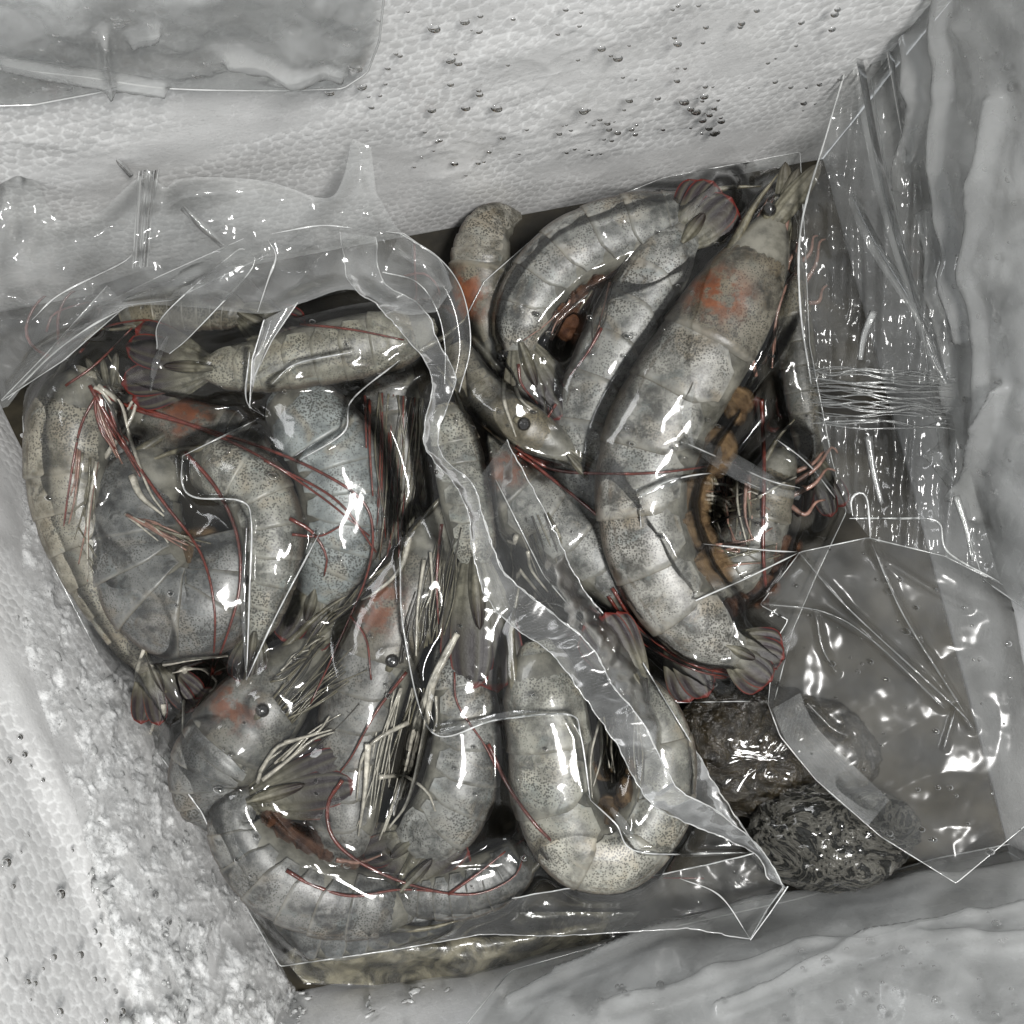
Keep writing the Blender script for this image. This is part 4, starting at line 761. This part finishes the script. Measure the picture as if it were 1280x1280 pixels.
for (L, R) in (([(1064, 75), (1095, 240), (1150, 420), (1180, 480)], [(1078, 70), (1112, 240), (1165, 420), (1190, 480)]), ([(1098, 10), (1118, 120), (1132, 195)], [(1110, 10), (1124, 120), (1134, 195)]), ([(1060, 250), (1085, 310), (1150, 410), (1176, 470)], [(1068, 238), (1100, 300), (1160, 400), (1182, 462)])):
    ribbon('fold', tied, L, R, 0.024, 0.022, 'film_mid', 0.0012, edges=False)
film('bag_film', M['film_mid'], tied, [(1018, 520), (1060, 522), (1185, 518), (1215, 600), (1250, 728), (1175, 692), (1090, 676), (1062, 640), (1035, 580)], pleat_z(1018, 190, 0.0035, 0.002, 5), 2.5)
edge_line('film_rim', tied, [(1062, 648), (1120, 648), (1172, 652), (1185, 690), (1250, 728)], 0.008, 0.0003); edge_line('film_rim', tied, [(1066, 645), (1064, 625), (1074, 616), (1084, 625), (1088, 672)], 0.011, 0.0003)
for k in range(24):
    yy = 458 + k * 3.0 + random.uniform(-4, 4); xs_ = [1012, 1040, 1075, 1110, 1145, 1170, 1192]; lift = random.uniform(0.0, 0.003)
    edge_line('band_strand', tied, [(x + random.uniform(-6, 6), yy + 0.05 * (x - 1012) + random.uniform(-5, 5)) for x in xs_], lambda x, y: 0.018 + lift + 0.003 * np.sin((x - 1014) / 190 * pi) + 0.0006 * fbm(x / 30, x * 0 + k, 5), random.uniform(0.00014, 0.0004), 'film_mid', 40)
for (pts, z) in (([(1085, 545), (1092, 590), (1102, 630)], 0.013), ([(1195, 620), (1208, 660), (1216, 700)], 0.014), ([(1092, 390), (1080, 420), (1075, 450)], 0.024)):
    v, f = tube([P(*p, z) for p in sm(pts, 14)], 0.0011, 0.0007, 8); mk('crease', v, f, M['film_milk'], tied)

def liner(name, label, wall, poly, sd, off, amp, mat='liner', res=3.0, lines=(), lam=90, rough=0.0, rim=True):
    n = wall_n(wall); t = thing(name, label, 'plastic sheet', wall_hit(wall, *np.mean(np.array(poly), 0)), 'wet plastic sheets lining the box')
    q = np.array(poly, float); x0, y0 = q.min(0); x1, y1 = q.max(0)
    X, Y = np.meshgrid(np.arange(x0 - 6, x1 + 6, res), np.arange(y0 - 6, y1 + 6, res)); D, NX, NY = segdist(X, Y, q); I = inside(X, Y, q)
    Xs, Ys = np.where(I, X, NX), np.where(I, Y, NY); o = np.array((0, 0, H)); d = np.stack([(Xs - 640) * U, (640 - Ys) * U, 0 * Xs - H], -1)
    hit = o + d * (np.dot(n, bw[wall] - o) / (d @ n))[..., None]
    wx = (fbm(X / 80, Y / 80, sd) - .5) * 70; wy = (fbm(X / 80, Y / 80, sd + 3) - .5) * 70
    h = off + amp * (1.6 * crumple(X, Y, sd, lam, 5) + 0.12 * crumple(X, Y, sd + 8, lam * 0.25, 4)) * sstep(0, 40, D) + rough * ridged(X / 34 + wx / 18, Y / 40 + wy / 18, sd + 2, 4) * sstep(0, 10, D)
    for c_, w, hh in lines: h = h + hh * np.exp(-(segdist(Xs, Ys, c_, False)[0] / w) ** 2)
    V = hit + n * h[..., None]; quad = I[:-1, :-1] | I[1:, :-1] | I[:-1, 1:] | I[1:, 1:]; idx = np.arange(X.size).reshape(X.shape)
    f = np.stack([idx[:-1, :-1][quad], idx[1:, :-1][quad], idx[1:, 1:][quad], idx[:-1, 1:][quad]], -1); used = np.unique(f); rm = np.full(X.size, -1); rm[used] = np.arange(len(used))
    mk('sheet', V.reshape(-1, 3)[used], rm[f], M[mat], t)
    ed = resamp([tuple(p) for p in poly] + [tuple(poly[0])], 160); e = []
    for x, y in ed: e.append(wall_hit(wall, x, y) + n * off)
    if rim: v, f = tube(e, 0.00025, 0.00025, 5, cap=False); mk('film_rim', v, f, M['edge'], t)
    return t
liner('plastic_liner', 'crinkled wet plastic sheet hanging over the foam wall behind the bags', 0, sm([(-70, 56), (90, 72), (200, 88), (330, 92), (425, 90)]) + [(455, 70), (470, 30), (480, -70), (-70, -70)], 410, 0.004, 0.0028, mat='liner_white', lam=75, lines=[([(0, 48), (100, 70), (200, 85)], 5, 0.003), ([(280, 42), (420, 62)], 5, 0.003), ([(125, 10), (132, 70)], 6, 0.004), ([(190, 0), (160, 20)], 5, 0.003)])
liner('plastic_liner', 'smooth plastic sheet flap tucked under the crinkled one on the foam wall', 0, [(-30, 60), (60, 66), (190, 88), (120, 105), (40, 120), (-30, 122)], 420, 0.002, 0.001, mat='liner_white')
liner('plastic_liner', 'clear plastic sheet hanging down the wall beside the tied bag', 1, [(1080, -70), (1350, -70), (1350, 790), (1245, 720), (1190, 560), (1165, 380), (1120, 190)], 430, 0.004, 0.0030, mat='liner_white', lam=95, lines=[([(1210, -60), (1200, 200), (1225, 420)], 6, 0.004), ([(1270, 120), (1240, 330), (1255, 520)], 8, 0.003), ([(1180, 260), (1215, 480), (1240, 640)], 5, 0.004), ([(1165, 40), (1175, 120), (1150, 230)], 6, 0.004), ([(1280, 480), (1235, 610), (1190, 560)], 6, 0.005)])
liner('plastic_liner', 'dripping plastic sheet over the front wall below the bags', 2, [(540, 1350), (640, 1225), (800, 1180), (1000, 1135), (1170, 1085), (1350, 1050), (1350, 1350)], 440, 0.003, 0.0030, lam=110, lines=[([(700, 1240), (950, 1150), (1180, 1095)], 5, 0.002), ([(900, 1280), (1100, 1200), (1290, 1150)], 6, 0.003), ([(640, 1270), (900, 1160), (1150, 1120), (1290, 1110)], 7, 0.003), ([(760, 1290), (1000, 1210), (1290, 1190)], 9, 0.003)])

# lower bag peeking out under bag A
low = thing('lower_bag', 'yellowish bag of shrimp just showing underneath the front bag', 'bag', P(480, 1210, -0.03), 'clear bags of raw shrimp')
def zlow(Xs, Ys, D, X, Y): return -0.026 + 0.007 * sstep(0, 45, D) + 0.004 * (fbm(Xs / 60, Ys / 30, 77) - 0.5)
FL = film('contents', M['lowbag'], low, [(352, 1195), (420, 1150), (620, 1140), (800, 1140), (760, 1175), (640, 1215), (590, 1240), (470, 1232), (380, 1228)], zlow, 3)
def zlow2(Xs, Ys, D, X, Y): return zat(FL, Xs, Ys) + 0.0015 + wrinkles(Xs, Ys, 360, 0.8)
film('bag_film', M['film_mid'], low, [(352, 1195), (420, 1150), (620, 1140), (800, 1140), (760, 1178), (640, 1218), (590, 1243), (470, 1234), (380, 1230)], zlow2, 3)

# ------------------------------------------------------------------ ice
def blob(name, centre, rx, ry, rz, z, mat, seed, n=70, amp=0.16, label=None, cat='ice'):
    u = np.linspace(0.001, pi - 0.001, n)[:, None]; v = np.linspace(0, 2 * pi, n * 2, endpoint=False)[None]
    x, y, zz = np.sin(u) * np.cos(v), np.sin(u) * np.sin(v), np.cos(u) + 0 * v
    r = 1 + amp * (fbm(x * 1.8 + 4, y * 1.8 + zz, seed, 3) - .5) * 2 + 0.07 * (ridged(x * 4 + zz + fbm(x * 3, y * 3, seed) * 3, y * 4 + 2, seed + 5, 3) - 0.4)
    c = P(*centre, z); k = U
    V = np.stack([c[0] + x * r * rx * k, c[1] + y * r * ry * k, z + zz * r * rz], -1)
    o = mk(name, V.reshape(-1, 3), gridfaces(n, 2 * n, True), mat); return tag(o, label, cat)
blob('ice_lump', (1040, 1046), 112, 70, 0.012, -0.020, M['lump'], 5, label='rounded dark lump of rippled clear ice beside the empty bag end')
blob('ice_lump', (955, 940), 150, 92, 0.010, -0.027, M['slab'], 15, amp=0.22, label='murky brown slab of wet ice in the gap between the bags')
liner('plastic_liner', 'bright wet crinkled plastic lying over the foam wall beside the front bag', 3, [(20, 600), (45, 650), (130, 800), (190, 915), (250, 1015), (300, 1120), (350, 1215), (420, 1300), (170, 1300), (120, 1130), (70, 960), (20, 820)], 450, 0.002, 0.0016, mat='slush', res=2.2, lam=60, rough=0.0013, rim=False)
# crushed ice banked against the bright wall
t0 = 0; verts = []; faces = []
ico = bpy.data.meshes.new('tmp'); import bmesh
bm = bmesh.new(); bmesh.ops.create_icosphere(bm, subdivisions=2, radius=1.0); iv = np.array([v.co[:] for v in bm.verts]); ifc = np.array([[v.index for v in f.verts] for f in bm.faces]); bm.free(); bpy.data.meshes.remove(ico)
bank = [(0, 640), (40, 650), (120, 780), (190, 900), (250, 1010), (310, 1130), (360, 1225), (560, 1240), (560, 1300), (150, 1300), (110, 1100), (60, 900), (10, 780)]
pts = rng.uniform((0, 630), (560, 1300), (20000, 2)); ok = inside(pts[:, 0], pts[:, 1], bank); pts = pts[ok]
dens = fbm(pts[:, 0] / 50, pts[:, 1] / 50, 88) ; pts = pts[(dens > 0.56)][:380]
nW = wall_n(3); n2 = wall_n(2)
for k, (x, y) in enumerate(pts):
    w3 = wall_hit(3, x, y); w2 = wall_hit(2, x, y); hit, nn = (w3, nW) if w3[2] > w2[2] else (w2, n2)
    hit = hit.copy(); hit[2] = max(hit[2], -0.028)
    s = random.choice((1, 1, 1, 1, 1.5, 2, 3)) * random.uniform(0.0004, 0.0008); R_ = np.linalg.qr(rng.normal(size=(3, 3)))[0]
    q = iv * (0.95 + 0.5 * (rng.random(len(iv)) - .5))[:, None]; q = (q * np.array((1.5, 1.0, 0.6))) @ R_ * s
    q = q - nn * (q @ nn)[:, None] * 0.45
    verts.append(q + hit + nn * (s * 0.3 + random.uniform(0.0, 0.0015))); faces.append(ifc + t0); t0 += len(iv)
tag(mk('crushed_ice', np.vstack(verts), np.vstack(faces), M['ice'], smooth=False), 'bright wet crushed ice banked along the foam wall beside the front bag', 'ice', kind='stuff')
# ------------------------------------------------------------------ water drops on films and walls
verts = []; faces = []; t0 = 0
u = np.linspace(0, pi / 2, 6)[:, None]; v = np.linspace(0, 2 * pi, 12, endpoint=False)[None]
dome = np.stack([np.sin(u) * np.cos(v), np.sin(u) * np.sin(v), 0.6 * np.cos(u) + 0 * v], -1).reshape(-1, 3); df = gridfaces(6, 12, True)
def drop(p, n, r):
    global t0
    n = n / np.linalg.norm(n); a = np.cross(n, (0.3, 1, 0.2)); a /= np.linalg.norm(a); b = np.cross(n, a)
    e = random.uniform(1, 1.7); verts.append(p + r * (dome[:, :1] * a * e + dome[:, 1:2] * b + dome[:, 2:] * n)); faces.append(df + t0); t0 += len(dome)
for F, nn in ((FA, 130), (FB, 90), (FE, 70)):
    jj, ii = np.nonzero(F.I)
    for k in rng.choice(len(jj), nn, replace=False):
        x, y = F.X[jj[k], ii[k]], F.Y[jj[k], ii[k]]; drop(P(x, y, F.Z[jj[k], ii[k]]), np.array((0, 0, 1.0)), random.choice((1, 1, 1.4, 2)) * random.uniform(0.0003, 0.0005))
for w_, box_, nn in ((0, (430, 0, 1050, 220), 110), (1, (1150, 0, 1279, 700), 90), (2, (600, 1120, 1279, 1279), 110), (3, (0, 640, 330, 1279), 130), (0, (0, 0, 450, 110), 50), (0, (862, 100, 905, 165), 18), (0, (700, 130, 800, 210), 20)):
    for k in range(nn):
        x, y = random.uniform(box_[0], box_[2]), random.uniform(box_[1], box_[3]); h_ = wall_hit(w_, x, y)
        if h_[2] < 0.0: continue
        drop(h_ + wall_n(w_) * 0.0012, wall_n(w_), random.choice((1, 1, 1.5, 2.2)) * random.uniform(0.0003, 0.0006))
tag(mk('water_drops', np.vstack(verts), np.vstack(faces), M['water']), 'small clear drops of water beaded on the film and foam', 'water', kind='stuff')
for o in bpy.data.objects:
    if '_org' in o: del o['_org']
